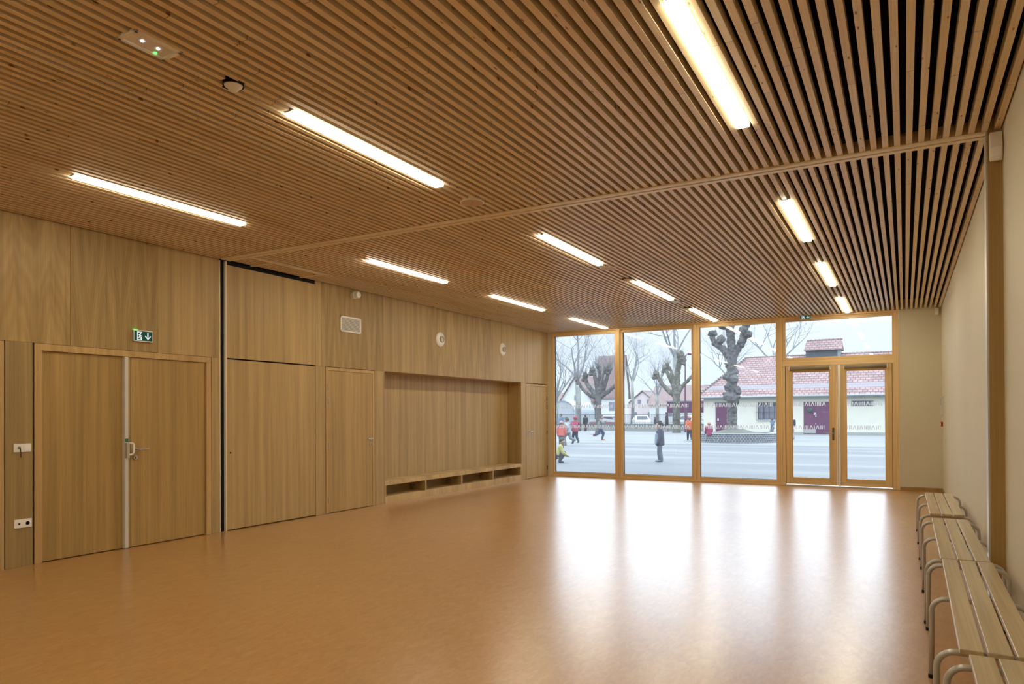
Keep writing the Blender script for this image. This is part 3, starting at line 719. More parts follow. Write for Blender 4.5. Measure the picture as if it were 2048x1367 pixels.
b = MB(); b.box(-5.93, -5.78, y0-.06, y0-.04, 1.46, 1.56); b.box(-5.93, -5.86, y0-.06, y0-.04, 1.38, 1.5); b.box(-5.82, -5.76, y0-.06, y0-.04, 1.22, 1.5); b.build('white_sign', M['whitewall'], dr)
b = MB()
for q in range(7): b.box(-5.42+q*.10+(q % 2)*.02, -5.36+q*.10, y0-.055, y0-.04, 1.60-.02*(q % 3), 1.64)
b.build('door_lettering', plain('faded_lettering', (.42, .30, .40), .6), dr)
MB().ball((-5.80, y0-.10, .72), .035).build('knob', M['whitewall'], dr)
MB().lathe((-6.20, y0-.16, 1.76), [(.10, .12), (.17, .08), (.18, -.02), (.12, -.05), (.001, -.05)], 'Y', 16).build('letter_box', plain('dark_green', (.015, .09, .06), .4), dr)
wi = fac('window', M['iron'], -3.40, -1.98, 2.02, 2.40, .04)
for q in range(6): MB().box(-3.34+q*.225, -3.16+q*.225, y0-.06, y0-.04, 2.07, 2.30).build('pane', M['winglass'], wi)
b = MB()
for q in range(3): b.box(-2.9+q*1.0, -2.5+q*1.0, y0-.5, y0-.42, ze-.16, ze-.09)
b.build('gutter_brackets', M['iron'], hb)
for xx in (-7.55, -3.9): MB().prism([(y0+1.2, 3.74), (y0+1.2, 3.86), (y0+1.55, 3.98)], 'X', xx-.12, xx+.12).build('roof_vent', plain('dark_terracotta', (.20, .06, .04), .7), rf)
# roof lantern
ln = MB().box(-7.0, -4.5, 61.7, 63.3, 6.0, 6.66).build('lantern', M['slate'], rf)
MB().box(-4.66, -4.46, 61.66, 63.3, 6.0, 6.62).build('lantern_post', M['gutter'], ln)
b = MB(); lx0, lx1 = -7.12, -4.30
b.add([(lx0, 61.35, 6.58), (lx1, 61.35, 6.58), (lx1, 63.65, 6.58), (lx0, 63.65, 6.58), (lx0+.12, 62.5, 7.50), (lx1-.08, 62.5, 7.50)], [(0, 1, 5, 4), (2, 3, 4, 5), (0, 3, 2, 1), (3, 0, 4), (1, 2, 5)])
b.build('lantern_roof', M['tile'], ln)
b = MB()
for i in range(10): b.cyl((lx0+.12+i*.27, 62.5, 7.48), .085, .24, 'X', 8, .07)
b.build('lantern_ridge', M['tile2'], ln)

# --- round brick planter with soil
def bricks():
    t = NT('grey_brick'); pos = t.n('NewGeometry').outputs['Position']; sep = t.n('SeparateXYZ'); t.l(pos, sep.inputs[0])
    an = t.math('ARCTAN2', t.math('SUBTRACT', sep.outputs['Y'], 40.3), t.math('SUBTRACT', sep.outputs['X'], -8.25))
    cb = t.n('CombineXYZ'); t.l(t.math('MULTIPLY', an, 2.3), cb.inputs[0]); t.l(sep.outputs['Z'], cb.inputs[1])
    bk = t.n('TexBrick'); t.l(cb.outputs[0], bk.inputs[0]); bk.inputs['Scale'].default_value = 1
    bk.inputs['Color1'].default_value = (.11, .12, .155, 1); bk.inputs['Color2'].default_value = (.19, .20, .24, 1); bk.inputs['Mortar'].default_value = (.50, .51, .52, 1)
    bk.inputs['Brick Width'].default_value = .16; bk.inputs['Row Height'].default_value = .11; bk.inputs['Mortar Size'].default_value = .014
    t.bsdf(bk.outputs[0], .8); return t.m
pc = (-8.25, 40.3, G)
pn = tag(empty('brick_planter', pc), 'round grey brick planter around the big knobbly tree trunk', 'planter')
MB().lathe(pc, [(2.25, 0), (2.28, .46), (1.98, .46), (1.95, 0)], 'Z', 64).build('brick_wall', bricks(), pn)
MB().lathe(pc, [(2.31, .46), (2.31, .50), (1.95, .50), (1.95, .46)], 'Z', 64).build('coping', plain('pale_coping', (.52, .53, .54), .8), pn)
b = MB(); b.lathe(pc, [(1.97, .30), (1.9, .42), (1.2, .50), (.5, .68), (.001, .72)], 'Z', 32); b.build('soil', plain('mossy_soil', (.16, .17, .13), .9, var=.4, scale=3), pn, smooth=True)

# --- trees
def bark(name, a, b_, sc=3.0):
    t = NT(name); pos = t.n('NewGeometry').outputs['Position']
    f = t.noise(t.mapping(pos, (sc, sc, sc*.5)), 1, 5, .65); g = t.noise(pos, 14, 3, .6)
    c = t.ramp(f, [(.38, a), (.6, b_)]); c = t.mix(.5, c, t.ramp(g, [(.3, (.6, .6, .6)), (.7, (1, 1, 1))]), 'MULTIPLY')
    t.bsdf(c, .85, 0, .15, g, .5); return t.m
M['barkd'] = bark('grey_brown_bark', (.13, .125, .13), (.25, .24, .24))
M['barkm'] = bark('mossy_bark', (.15, .15, .12), (.30, .29, .25))
M['barkp'] = bark('pale_plane_bark', (.27, .29, .28), (.50, .52, .49), 2)
M['twig'] = plain('twig_bark', (.30, .30, .31), .9, spec=.1)
M['twigp'] = plain('pale_twig_bark', (.42, .44, .45), .9, spec=.1)
def grow(b, p, d, r, L, depth, rnd, droop=0, spread=.55, up=.12):
    pts = [p.copy()]; rs = [r]; q = p.copy(); dd = d.copy(); n = 4 if r > .015 else 2
    for i in range(n):
        dd = (dd + Vector((rnd.uniform(-1, 1), rnd.uniform(-1, 1), rnd.uniform(-1, 1)+up))*.16).normalized()
        q = q + dd*L/n; pts.append(q.copy()); rs.append(r*(1-.55*(i+1)/n))
    b.tube(pts, rs, 6 if r > .05 else (4 if r > .02 else 3), cap=r > .05)
    if depth <= 0: return
    for k in range(rnd.choice((3, 3, 4))):
        i = rnd.choice((2, 3, 4, 4)) if n == 4 else rnd.choice((1, 2)); v = Vector((rnd.uniform(-1, 1), rnd.uniform(-1, 1), rnd.uniform(-.6, 1)+up)).normalized()
        nd = (dd*(1-spread)+v*spread+Vector((0, 0, -droop))).normalized()
        grow(b, pts[i], nd, rs[i]*.66, L*rnd.uniform(.62, .82), depth-1, rnd, droop, spread, up)
def shoots(b, p, n, L, rnd):
    for k in range(n):
        d = Vector((rnd.gauss(0, .5), rnd.gauss(0, .5), rnd.uniform(.5, 1.1))).normalized(); l = L*rnd.uniform(.5, 1)
        m_ = p+d*l*.5; b.tube([p, m_, m_+(d+Vector((0, 0, .3))).normalized()*l*.5], [.014, .009, .004], 3, cap=False)
def knuckle(b, p, r, rnd, n=7):
    b.ball(p, r, 8, 6)
    for k in range(n*2):
        v = Vector((rnd.gauss(0, 1), rnd.gauss(0, 1), rnd.gauss(0, 1))).normalized()*r*rnd.uniform(.7, .95)
        b.ball(Vector(p)+v, r*rnd.uniform(.2, .42), 7, 5)

# big pollard in the planter (trunk with burls)
rnd = random.Random(5)
t3 = tag(empty('pollard_tree', (-8.4, 40.3, .5)), 'big knobbly pollard tree with stubby burled limbs in the brick planter', 'tree')
Y = 40.3; b = MB()
b.chain([((-8.42, Y, .30), .44), ((-8.42, Y, .70), .31), ((-8.40, Y, 1.5), .27), ((-8.42, Y, 2.3), .29), ((-8.40, Y, 3.1), .31), ((-8.42, Y, 3.9), .27), ((-8.40, Y, 4.5), .27), ((-8.42, Y, 5.2), .24), ((-8.48, Y, 6.2), .24), ((-8.48, Y, 7.6), .26)])
b.chain([((-8.45, Y, 4.5), .21), ((-8.85, Y-.1, 5.1), .17), ((-9.25, Y-.2, 5.42), .16), ((-9.42, Y-.2, 5.75), .15)])
b.chain([((-8.36, Y, 4.6), .20), ((-8.05, Y+.1, 5.1), .19), ((-7.80, Y+.1, 5.7), .22), ((-7.68, Y+.1, 6.25), .20)])
for p, r in (((-9.40, Y-.2, 5.98), .22), ((-9.30, Y-.2, 5.50), .17), ((-8.95, Y-.25, 5.62), .24), ((-8.85, Y-.1, 6.55), .34), ((-8.98, Y-.1, 6.75), .28), ((-7.62, Y+.1, 6.45), .23),
             ((-7.80, Y, 6.10), .24), ((-7.50, Y, 5.82), .22), ((-7.85, Y, 5.45), .24), ((-8.62, Y-.15, 3.55), .20), ((-8.25, Y-.2, 3.40), .24), ((-8.14, Y-.1, 2.75), .24), ((-8.60, Y-.1, 2.95), .22),
             ((-8.60, Y-.15, 2.45), .27), ((-8.25, Y-.15, 2.35), .30), ((-8.42, Y-.25, 2.35), .27), ((-8.25, Y-.1, 2.2), .26), ((-8.60, Y, 4.2), .18), ((-8.22, Y, 3.85), .2)):
    knuckle(b, p, r, rnd)
b.build('trunk', M['barkd'], t3, voxel=.035, bumpy=.16)
b = MB(); knuckle(b, (-8.95, Y+.3, 8.3), .3, rnd); b.chain([((-8.48, Y, 7.4), .2), ((-8.95, Y+.3, 8.2), .16)]); b.chain([((-8.48, Y, 7.4), .2), ((-7.9, Y-.3, 8.4), .16)]); b.build('limb', M['barkd'], t3, voxel=.05, bumpy=.16)

def pollard(name, base, limbs, label, seed, mt, tw, trunk_r=.33, zfork=2.4, nsh=26, Ls=1.2):
    rnd = random.Random(seed); t = tag(empty(name, (base[0], base[1], G)), label, 'tree'); b = MB(); s_ = MB()
    x, y = base
    b.chain([((x, y, G), trunk_r*1.25), ((x, y, .5), trunk_r), ((x, y, zfork), trunk_r*1.02), ((x, y, zfork+.3), trunk_r*1.15)])
    for pts, r in limbs:
        P = [((x+dx, y+dy, z), r*(1-.30*i/len(pts))) for i, (dx, dy, z) in enumerate(pts)]
        b.chain([((x, y, zfork+.1), r*1.3)]+P); e = Vector(P[-1][0]); knuckle(b, e, r*1.35, rnd, 6); knuckle(b, e+Vector((rnd.uniform(-.2, .2), 0, -.3)), r*1.0, rnd, 4)
        shoots(s_, e, nsh, Ls, rnd); shoots(s_, e-Vector((0, 0, .3)), nsh//2, Ls*.8, rnd)
    b.build('trunk', mt, t, voxel=.05, bumpy=.12); o = s_.build('shoots', tw, t); o['kind'] = 'stuff'
    return t
pollard('pollard_tree', (-21.1, 52), [([(-.45, 0, 3.3), (-1.0, .1, 3.9), (-1.15, .1, 4.6)], .18), ([(-.1, 0, 3.6), (-.3, -.1, 4.7), (-.45, -.1, 5.0)], .19), ([(0, .2, 3.8), (.05, .2, 4.9), (-.1, .3, 5.3)], .15),
    ([(.35, .1, 3.4), (.75, 0, 4.4), (.95, 0, 5.1)], .17), ([(.3, -.2, 3.8), (.5, -.3, 4.6), (.7, -.3, 5.0)], .14), ([(.8, .1, 3.3), (1.3, .1, 3.7), (1.7, .1, 3.9)], .17), ([(-.8, .1, 3.0), (-1.5, .2, 3.6), (-1.9, .2, 4.3)], .14)],
    'dark pollard tree with upright knuckled limbs in the leftmost window', 11, M['barkd'], M['twig'], .25, 2.7)
pollard('pollard_tree', (-16.6, 58), [([(-.6, 0, 3.4), (-1.2, 0, 4.0), (-1.7, 0, 4.9)], .20), ([(-.3, .1, 3.9), (-.7, .1, 4.8), (-1.0, .1, 5.4)], .17), ([(-.2, 0, 4.3), (-.5, .2, 5.2), (-.8, .2, 5.6)], .13),
    ([(.1, 0, 4.0), (.1, 0, 5.0), (.35, 0, 6.4)], .25), ([(.15, 0, 4.6), (.3, 0, 5.6), (.6, .1, 6.0)], .18), ([(.5, 0, 3.8), (1.0, 0, 4.3), (1.6, 0, 4.9)], .16)],
    'mossy forked pollard tree behind the standing child in the second window', 12, M['barkm'], M['twig'], .31, 2.9, 18, 1.0)

def bare_tree(base, h, r, label, seed, depth=5, d=(0, 0, 1), fork=.35, mt=None, tw=None, L=3.0, name='plane_tree', nb=4, spread=.55):
    rnd = random.Random(seed); t = tag(empty(name, (base[0], base[1], G)), label, 'tree', 'bare trees around the yard')
    p = Vector((base[0], base[1], G)); top = p+Vector((d[0]*h*fork, d[1]*h*fork, h*fork)); mid = p.lerp(top, .5)+Vector((.08, .05, 0))
    MB().tube([p, mid, top], [r*1.15, r*.95, r*.85], 12).build('trunk', mt or M['barkp'], t, smooth=True)
    b = MB()
    for k in range(nb):
        a = 2*PI*k/nb+rnd.uniform(-.4, .4); v = Vector((math.cos(a)*.75, math.sin(a)*.75, rnd.uniform(.7, 1.4))).normalized()
        grow(b, top-Vector((0, 0, rnd.uniform(0, .6))), v, r*.45, L*rnd.uniform(.85, 1.15), depth, rnd, 0, spread, .25)
    grow(b, top, Vector((.1, 0, 1)), r*.55, L*1.1, depth, rnd, 0, spread, .25)
    o = b.build('branches', tw or M['twigp'], t); o['kind'] = 'stuff'
    return t
bare_tree((-27.3, 62), 14, .28, 'pale straight plane tree just left of the dark pollard', 21, 5, (0, 0, 1), .36, L=3.2)
bare_tree((-33.6, 70), 12, .26, 'pale leaning bare tree at left edge of leftmost window', 22, 5, (.08, 0, 1), .28, L=2.8)
bare_tree((-28.9, 82), 13, .20, 'slim bare tree left of the pink gabled house', 23, 5, (0, 0, 1), .45, L=2.8)
bare_tree((-21.9, 76), 19, .28, 'tall bare tree rising behind the mossy pollard', 24, 5, (0, 0, 1), .42, L=3.8)
bare_tree((-13.6, 88), 17, .30, 'wide bare tree rising behind the tiled hall roof', 25, 5, (.05, 0, 1), .45, L=3.9, nb=5)
bare_tree((-38.5, 95), 16, .30, 'distant bare tree between the white houses', 26, 5, (0, 0, 1), .3, L=3.6, mt=M['twigp'])
bare_tree((-19.6, 92), 17, .25, 'distant bare tree behind the plum panels', 27, 5, (0, 0, 1), .4, L=3.6)
bare_tree((-31.5, 100), 15, .26, 'distant bare tree behind the pink gabled house', 28, 5, (0, 0, 1), .3, L=3.4)

# --- low wall and fence
lw = tag(empty('low_wall', (-24, 64.4, G)), 'long low grey wall at the back edge of the yard', 'wall')
MB().box(-42, -14.7, 64.2, 64.6, G, .46).build('masonry', plain('pale_grey_concrete', (.42, .44, .42), .85, var=.15, scale=2), lw)
MB().box(-42, -14.7, 64.12, 64.68, .46, .60).build('coping', plain('dark_coping', (.17, .20, .21), .8), lw)
fe = tag(empty('railing_fence', (-24, 64.4, .6)), 'thin dark vertical bar fence on the long low wall', 'fence')
b = MB()
for i in range(243): b.box(-42+i*.112, -41.982+i*.112, 64.39, 64.41, .60, 1.52)
o = b.build('bars', M['slate'], fe); o['kind'] = 'stuff'
MB().box(-42, -14.7, 64.385, 64.415, 1.50, 1.54).build('top_rail', M['slate'], fe); MB().box(-42, -14.7, 64.385, 64.415, .68, .71).build('bottom_rail', M['slate'], fe)
st = tag(empty('concrete_bench', (-20.5, 62.3, G)), 'low pale concrete block bench in front of the low wall', 'bench')
MB().box(-22.4, -18.6, 62.0, 62.5, G, .32).build('base', plain('block_concrete', (.40, .42, .40), .85), st); MB().box(-22.5, -18.5, 61.95, 62.55, .32, .42).build('slab', plain('slab_concrete', (.50, .52, .50), .85), st)

# --- street lamp
sl_ = tag(empty('street_lamp', (-16.4, 60, G)), 'tall plum street lamp on the right of the mossy pollard', 'street lamp')
M['plum'] = plain('plum_lamp_paint', (.24, .06, .16), .5)
MB().tube([(-16.4, 60, G), (-16.4, 60, 2.5), (-16.38, 60, 6.5)], [.09, .07, .05], 12).build('pole', M['plum'], sl_)
MB().tube([(-16.38, 60, 6.45), (-16.2, 60, 6.62), (-15.95, 60, 6.66)], .03, 8).build('arm', M['plum'], sl_)
MB().lathe((-15.95, 60, 6.50), [(.001, 0), (.22, .04), (.20, .20), (.06, .30), (.001, .32)], 'Z', 16).build('lamp_head', M['plum'], sl_, smooth=True)
# --- plum shelter
sh = tag(empty('plum_shelter', (-17.9, 66, G)), 'shelter with plum upper panels behind the mossy pollard', 'shelter')
for a, c in ((-19.8, -18.0), (-17.85, -17.0), (-16.9, -16.3)): MB().box(a, c, 66, 66.08, 1.62, 2.68).build('panel', M['purple'], sh)
for xx in (-19.8, -17.93, -16.95, -16.25): MB().box(xx-.04, xx+.04, 66.1, 66.2, G, 2.72).build('post', M['slate'], sh)
MB().box(-19.9, -16.2, 65.95, 68.2, 2.70, 2.78).build('roof', M['gutter'], sh)

# --- houses
def house(name, label, x0, x1, y0, y1, ze, zr, wall, roof, wins, axis='Y', door=None, chimney=None):
    t = tag(empty(name, ((x0+x1)/2, y0, G)), label, 'house', 'houses beyond the yard')
    cx, cy = (x0+x1)/2, (y0+y1)/2; b = MB()
    if axis == 'Y': b.prism([(x0, G), (x1, G), (x1, ze), (cx, zr-.15), (x0, ze)], 'Y', y0, y1)
    else: b.prism([(y0, G), (y1, G), (y1, ze), (cy, zr-.15), (y0, ze)], 'X', x0, x1)
    b.build('wall', wall, t); o_ = .35
    if axis == 'Y':
        k = (zr-ze)/(cx-x0)
        b = MB(); b.prism([(x0-o_, ze-o_*k), (cx, zr), (x1+o_, ze-o_*k), (x1+o_, ze-o_*k+.2), (cx, zr+.22), (x0-o_, ze-o_*k+.2)], 'Y', y0-o_, y1+o_)
    else:
        k = (zr-ze)/(cy-y0)
        b = MB(); b.prism([(y0-o_, ze-o_*k), (cy, zr), (y1+o_, ze-o_*k), (y1+o_, ze-o_*k+.2), (cy, zr+.22), (y0-o_, ze-o_*k+.2)], 'X', x0-o_, x1+o_)
    r = b.build('roof', roof, t)
    for (a, c, z0, z1) in wins:
        w_ = MB().box(a-.08, c+.08, y0-.05, y0+.05, z0-.08, z1+.08).build('window', M['gutter'], t)
        MB().box(a, c, y0-.08, y0-.04, z0, z1).build('pane', M['winglass'], w_)
    if chimney: MB().box(*chimney).build('chimney', M['tile3'], r)
    return t
house('gabled_house', 'small pink gabled house with two upper windows behind the fence', -54.0, -47.0, 150, 160, 3.75, 6.65, M['pinkwall'], M['tile3'],
      [(-51.5, -50.9, 4.0, 4.75), (-49.4, -48.7, 4.0, 4.75), (-52.6, -51.8, .9, 2.0), (-49.2, -48.5, .9, 2.0)])
house('white_house', 'white house with steep gable seen left of the dark pollard', -55.2, -49.3, 118, 128, 4.3, 8.6, M['whitewall'], M['tile2'], [(-52.5, -51.8, 4.2, 5.0)])
house('white_house', 'white house with tall brown roof right of the dark pollard', -48.6, -43.9, 119, 122.6, 5.6, 12.0, M['whitewall'], M['tile2'], [(-46.2, -45.3, 2.3, 3.7)], 'X', chimney=(-44.7, -44.1, 120.6, 121.3, 10.8, 12.9))
house('tiled_house', 'house with broad reddish roof right of the pink gabled house', -46.3, -35.5, 142, 152, 3.6, 7.4, M['whitewall'], M['tile2'], [(-42.5, -41.6, 1.2, 2.4)], 'X')
house('tiled_house', 'house with low red roof behind the plum panels', -32.5, -22.5, 124, 134, 3.4, 6.0, M['whitewall'], M['tile'], [], 'X')
house('tiled_house', 'house with grey roof far behind left end of the hall', -32.0, -19.0, 140, 150, 4.0, 7.4, M['whitewall'], M['tile3'], [], 'X')
house('tiled_house', 'low house with reddish roof behind the pale arched shed', -72.0, -57.5, 130, 140, 2.8, 6.0, M['whitewall'], M['tile2'], [], 'X')
ar = tag(empty('arched_shed', (-39.6, 85, G)), 'pale blue arched shed behind the fence in leftmost window', 'shed')
n = 14; pr = [(-41.3+0*i, G) for i in range(1)]+[(-39.6-1.7*math.cos(PI*i/n), 1.9+1.45*math.sin(PI*i/n)) for i in range(n+1)]+[(-37.9, G)]
MB().prism(pr, 'Y', 85, 92).build('shell', plain('pale_blue_sheet', (.55, .60, .66), .6), ar)
MB().prism([(-39.6+1.75*math.cos(PI*i/n), 1.9+1.5*math.sin(PI*i/n)) for i in range(n+1)]+[(-39.6-1.6*math.cos(PI*i/n), 1.9+1.38*math.sin(PI*i/n)) for i in range(n+1)], 'Y', 84.9, 85).build('rim', M['gutter'], ar)

# --- cars
def car(loc, rz, col, label, L=3.9, W=1.65, Hc=1.42, lower=None):
    t = empty('car', loc, rz, world=False); tag(t, label, 'car', 'cars parked beyond the fence')
    body = plain(label[:9].strip().replace(' ', '_')+'_paint', col, .3)
    P = [(-L/2, .35), (-L/2, .78), (-L/2+.15, .92), (-L/2+.75, .98), (-L/2+1.35, Hc-.04), (-L/2+1.8, Hc), (L/2-.9, Hc-.04), (L/2-.25, .98), (L/2-.03, .90), (L/2, .5), (L/2, .35)]
    b = MB(); n = len(P); R = []
    for yy, sc in ((-W/2, .0), (-W/2+.10, 1), (W/2-.10, 1), (W/2, .0)):
        R.append([(x*(.97 if sc == 0 else 1), yy*(1 if z < 1 else .86), z-(.03 if sc == 0 and z > 1 else 0)) for x, z in P])
    b.rings(R); b.build('body', body, t, .03)
    if lower: MB().box(-L/2-.01, L/2+.01, -W/2-.01, W/2+.01, .38, .72).build('lower_panel', lower, t)
    b = MB(); b.prism([(-L/2+.86, 1.0), (-L/2+1.40, Hc-.09), (L/2-.95, Hc-.09), (L/2-.38, 1.0)], 'Y', -W/2+.06, W/2-.06); b.build('side_windows', M['slate'], t)
    b = MB(); b.add([(-L/2+.72, -.6, .995), (-L/2+.72, .6, .995), (-L/2+1.30, .55, Hc-.06), (-L/2+1.30, -.55, Hc-.06)], [(0, 1, 2, 3)])
    b.add([(-L/2+.70, -.6, 1.0), (-L/2+.70, .6, 1.0), (-L/2+1.28, .55, Hc-.055), (-L/2+1.28, -.55, Hc-.055)], [(3, 2, 1, 0)]); b.build('windscreen', M['slate'], t)
    for sx_ in (-1, 1):
        for sy in (-1, 1):
            wv = MB().lathe((sx_*(L/2-.72), sy*(W/2-.10)-.08, .31), [(.001, 0), (.31, 0), (.31, .16), (.001, .16)], 'Y', 20).build('wheel', M['iron'], t)
            MB().cyl((sx_*(L/2-.72), sy*(W/2-.10)+(.08 if sy > 0 else -.09), .31), .19, .01, 'Y', 16).build('hub_cap', M['steel'], wv)
    return t
car((-25.9, 76.5, G), 2.0, (1, 1, 1), 'white car in front of the pink house')
car((-29.6, 75.5, G), .35, (.66, .67, .70), 'silver car with red lower body right of dark pollard', lower=plain('dull_red_paint', (.40, .08, .10), .4))
car((-20.4, 76.5, G), 1.2, (.70, .72, .75), 'pale car partly hidden behind the plum lamp')

# ------------------------------------------------------------------ people in the yard
SK = plain('skin', (.55, .33, .25), .5)
def shoe_(b, x, y, z, s, yaw=0):
    b.chain([((x, y-.035*s, z+.038*s), (.036*s, .045*s, .036*s)), ((x, y+.085*s, z+.028*s), (.038*s, .05*s, .028*s))])
    b.box(x-.038*s, x+.038*s, y-.075*s, y+.13*s, z, z+.014*s)
def person(name_label, loc, rz, h, coat, legs, hair, hat=None, shoes=(.1, .11, .13), pose='stand', seed=0, vox=.014, fine=False, gloves=None, coat_len=.40, scarf=None, lean=0, adult=False, front=None, extra_hood=False, bulk=1.15):
    """local axes: faces +Y, left hand at -X; joints in units of the standing height"""
    t = empty('person', loc, rz, world=False); tag(t, name_label, 'person'); rnd = random.Random(seed)
    J = dict(hipz=.50, hipx=.055, kz=.27, az=.045, shz=.80, shx=.118, nk=.845, hd=.915, hr=.068 if adult else .078)
    V = lambda x, y, z: Vector((x*h, y*h, z*h))
    hip = V(0, 0, J['hipz']); dl = Vector((0, 0, 0))
    L = {}
    if pose == 'stand':
        for s in (-1, 1): L[s] = [V(s*.05, 0, .49), V(s*.052, .012*(1+s*.3), .27), V(s*.055, -.012+.02*s, .05)]
        A = {s: [V(s*.118, -.005, .79), V(s*.145, .0, .62), V(s*.14, .045, .475)] for s in (-1, 1)}
    elif pose == 'walk':
        L[-1] = [V(-.05, 0, .49), V(-.05, .09, .29), V(-.05, .10, .06)]; L[1] = [V(.05, 0, .49), V(.05, .0, .27), V(.05, -.14, .09)]
        A = {-1: [V(-.118, 0, .79), V(-.15, -.08, .63), V(-.14, -.03, .50)], 1: [V(.118, 0, .79), V(.15, .07, .64), V(.13, .16, .56)]}
    elif pose == 'run':
        L[-1] = [V(-.05, 0, .47), V(-.05, .14, .29), V(-.05, .08, .052)]; L[1] = [V(.05, 0, .47), V(.05, -.06, .27), V(.05, -.24, .20)]
        A = {-1: [V(-.118, .04, .78), V(-.17, -.09, .66), V(-.15, -.02, .56)], 1: [V(.118, .04, .78), V(.16, .14, .68), V(.12, .22, .76)]}
    elif pose == 'crouch':
        dl = Vector((0, 0, -.33*h))
        for s in (-1, 1): L[s] = [V(s*.05, -.03, .49)+dl, V(s*.09, .17, .27), V(s*.08, .05, .05)]
        A = {s: [V(s*.118, .06, .77)+dl, V(s*.15, .14, .60)+dl, V(s*.08, .26, .52)+dl] for s in (-1, 1)}
    elif pose == 'sit':
        dl = Vector((0, 0, -.20*h))
        for s in (-1, 1): L[s] = [V(s*.05, 0, .49)+dl, V(s*.06, .21, .29), V(s*.06, .22, .05)]
        A = {s: [V(s*.118, .0, .79)+dl, V(s*.15, .06, .63)+dl, V(s*.10, .16, .53)+dl] for s in (-1, 1)}
    tl = .10*h if pose in ('crouch',) else (.05*h if pose == 'run' else lean*h)
    T = lambda x, y, z: V(x, y, z)+dl+Vector((0, tl*max(0, (z-.5)/.4), 0))
    hd = T(0, .012, J['hd']); hr = J['hr']*h
    b = MB()
    b.chain([(T(0, 0, .50), (.075*h, .055*h, .05*h)), (T(0, 0, .62), (.068*h, .048*h, .05*h)), (T(0, 0, .76), (.085*h, .05*h, .045*h)), (T(0, -.002, .80), (.075*h, .042*h, .03*h))])
    b.chain([(T(0, -.002, .80), .032*h), (T(0, .004, .87), .028*h)])
    b.ball(hd+Vector((0, 0, .004*h)), (hr*.84, hr*.98, hr*1.10), 12, 9); b.ball(hd+Vector((0, hr*.25, -hr*.62)), (hr*.55, hr*.60, hr*.48), 10, 7)
    b.chain([(hd+Vector((0, hr*.95, .05*hr)), hr*.11), (hd+Vector((0, hr*1.16, -hr*.22)), hr*.14)])        # nose
    b.ball(hd+Vector((0, hr*.86, -hr*.55)), (hr*.26, hr*.12, hr*.09), 8, 5)                                 # lips
    for s in (-1, 1): b.ball(hd+Vector((s*hr*.86, 0, -hr*.08)), (hr*.13, hr*.22, hr*.28), 8, 5)             # ears
    for s in (-1, 1):
        a = L[s]; b.chain([(a[0], .058*h), (a[1], .038*h), (a[1]+(a[2]-a[1])*.35, .038*h), (a[2], .024*h)])
        b.chain([(a[2], .024*h), (a[2]+V(0, .055, -.025), .020*h)])
        q = A[s]; b.chain([(T(s*.07, 0, .785), .04*h), (q[0], .036*h), (q[1], .028*h), (q[2], .018*h)])
        wd = (q[2]-q[1]).normalized(); pm = q[2]+wd*.030*h; b.chain([(q[2], .017*h), (pm, (.018*h, .020*h, .020*h))])
        side = Vector((0, 1, 0))-wd*wd.y; side.normalize(); nrm = wd.cross(side)
        for i, (o_, ln_) in enumerate(((.016, .034), (.0055, .039), (-.005, .036), (-.015, .028))):
            r0 = pm+side*o_*h+wd*.014*h; cu = nrm*(-s)*.006*h
            b.chain([(r0, .0056*h), (r0+wd*ln_*h*.5+cu*.3, .0052*h), (r0+wd*ln_*h*.95+cu*1.6, .0044*h)])
        b.chain([(q[2]+wd*.010*h+side*.014*h, .0065*h), (q[2]+wd*.030*h+side*.030*h, .0058*h), (q[2]+wd*.048*h+side*.032*h, .005*h)])
    b.build('body', SK, t, voxel=.0065 if fine else vox)
    for s in (-1, 1):
        MB().ball(hd+Vector((s*hr*.33, hr*.86, hr*.06)), (hr*.13, hr*.09, hr*.08), 8, 6).build('eye', M['iron'], t)
    MB().ball(hd+Vector((0, hr*.97, -hr*.55)), (hr*.24, hr*.04, hr*.03), 8, 5).build('mouth', plain('lip', (.40, .15, .13), .5), t)
    # coat with sleeves
    hem = .50-(coat_len-.34)
    b = MB(); b.chain([(T(0, 0, hem+.03), (.105*h*bulk, .088*h*bulk, .035*h)), (T(0, 0, .62), (.098*h*bulk, .082*h*bulk, .05*h)), (T(0, 0, .75), (.105*h, .074*h*bulk, .045*h)), (T(0, -.002, .80), (.085*h, .060*h, .03*h)), (T(0, -.002, .825), (.055*h, .05*h, .022*h))])
    for s in (-1, 1):
        q = A[s]; b.chain([(T(s*.07, 0, .78), .052*h), (q[0], .050*h*bulk), (q[1], .042*h*bulk), (q[2]-(q[2]-q[1])*.05, .032*h*bulk)])
    if extra_hood: b.chain([(T(-.03, -.05, .835), .030*h), (T(.03, -.05, .835), .030*h)])
    ct = b.build('coat', plain('coat_%d' % seed, coat, .8, spec=.2, var=.2, scale=9), t, voxel=vox)
    if front:
        b = MB(); b.chain([(T(-.0, .035*bulk, hem+.045), (.092*h*bulk, .066*h*bulk, .036*h)), (T(0, .030*bulk, .68), (.085*h*bulk, .062*h*bulk, .04*h))]); b.build('coat_front', plain('coat_front_%d' % seed, front, .8, var=.15, scale=9), ct, voxel=vox)
    b = MB()
    for s in (-1, 1):
        a = L[s]; b.chain([(a[0]+V(0, 0, .03), .066*h), (a[0], .064*h), (a[1], .047*h*bulk), (a[1]+(a[2]-a[1])*.4, .045*h*bulk), (a[2]+V(0, 0, .018), .036*h*bulk)])
    b.build('trousers', plain('trousers_%d' % seed, legs, .8, spec=.2, var=.35, scale=14), t, voxel=vox)
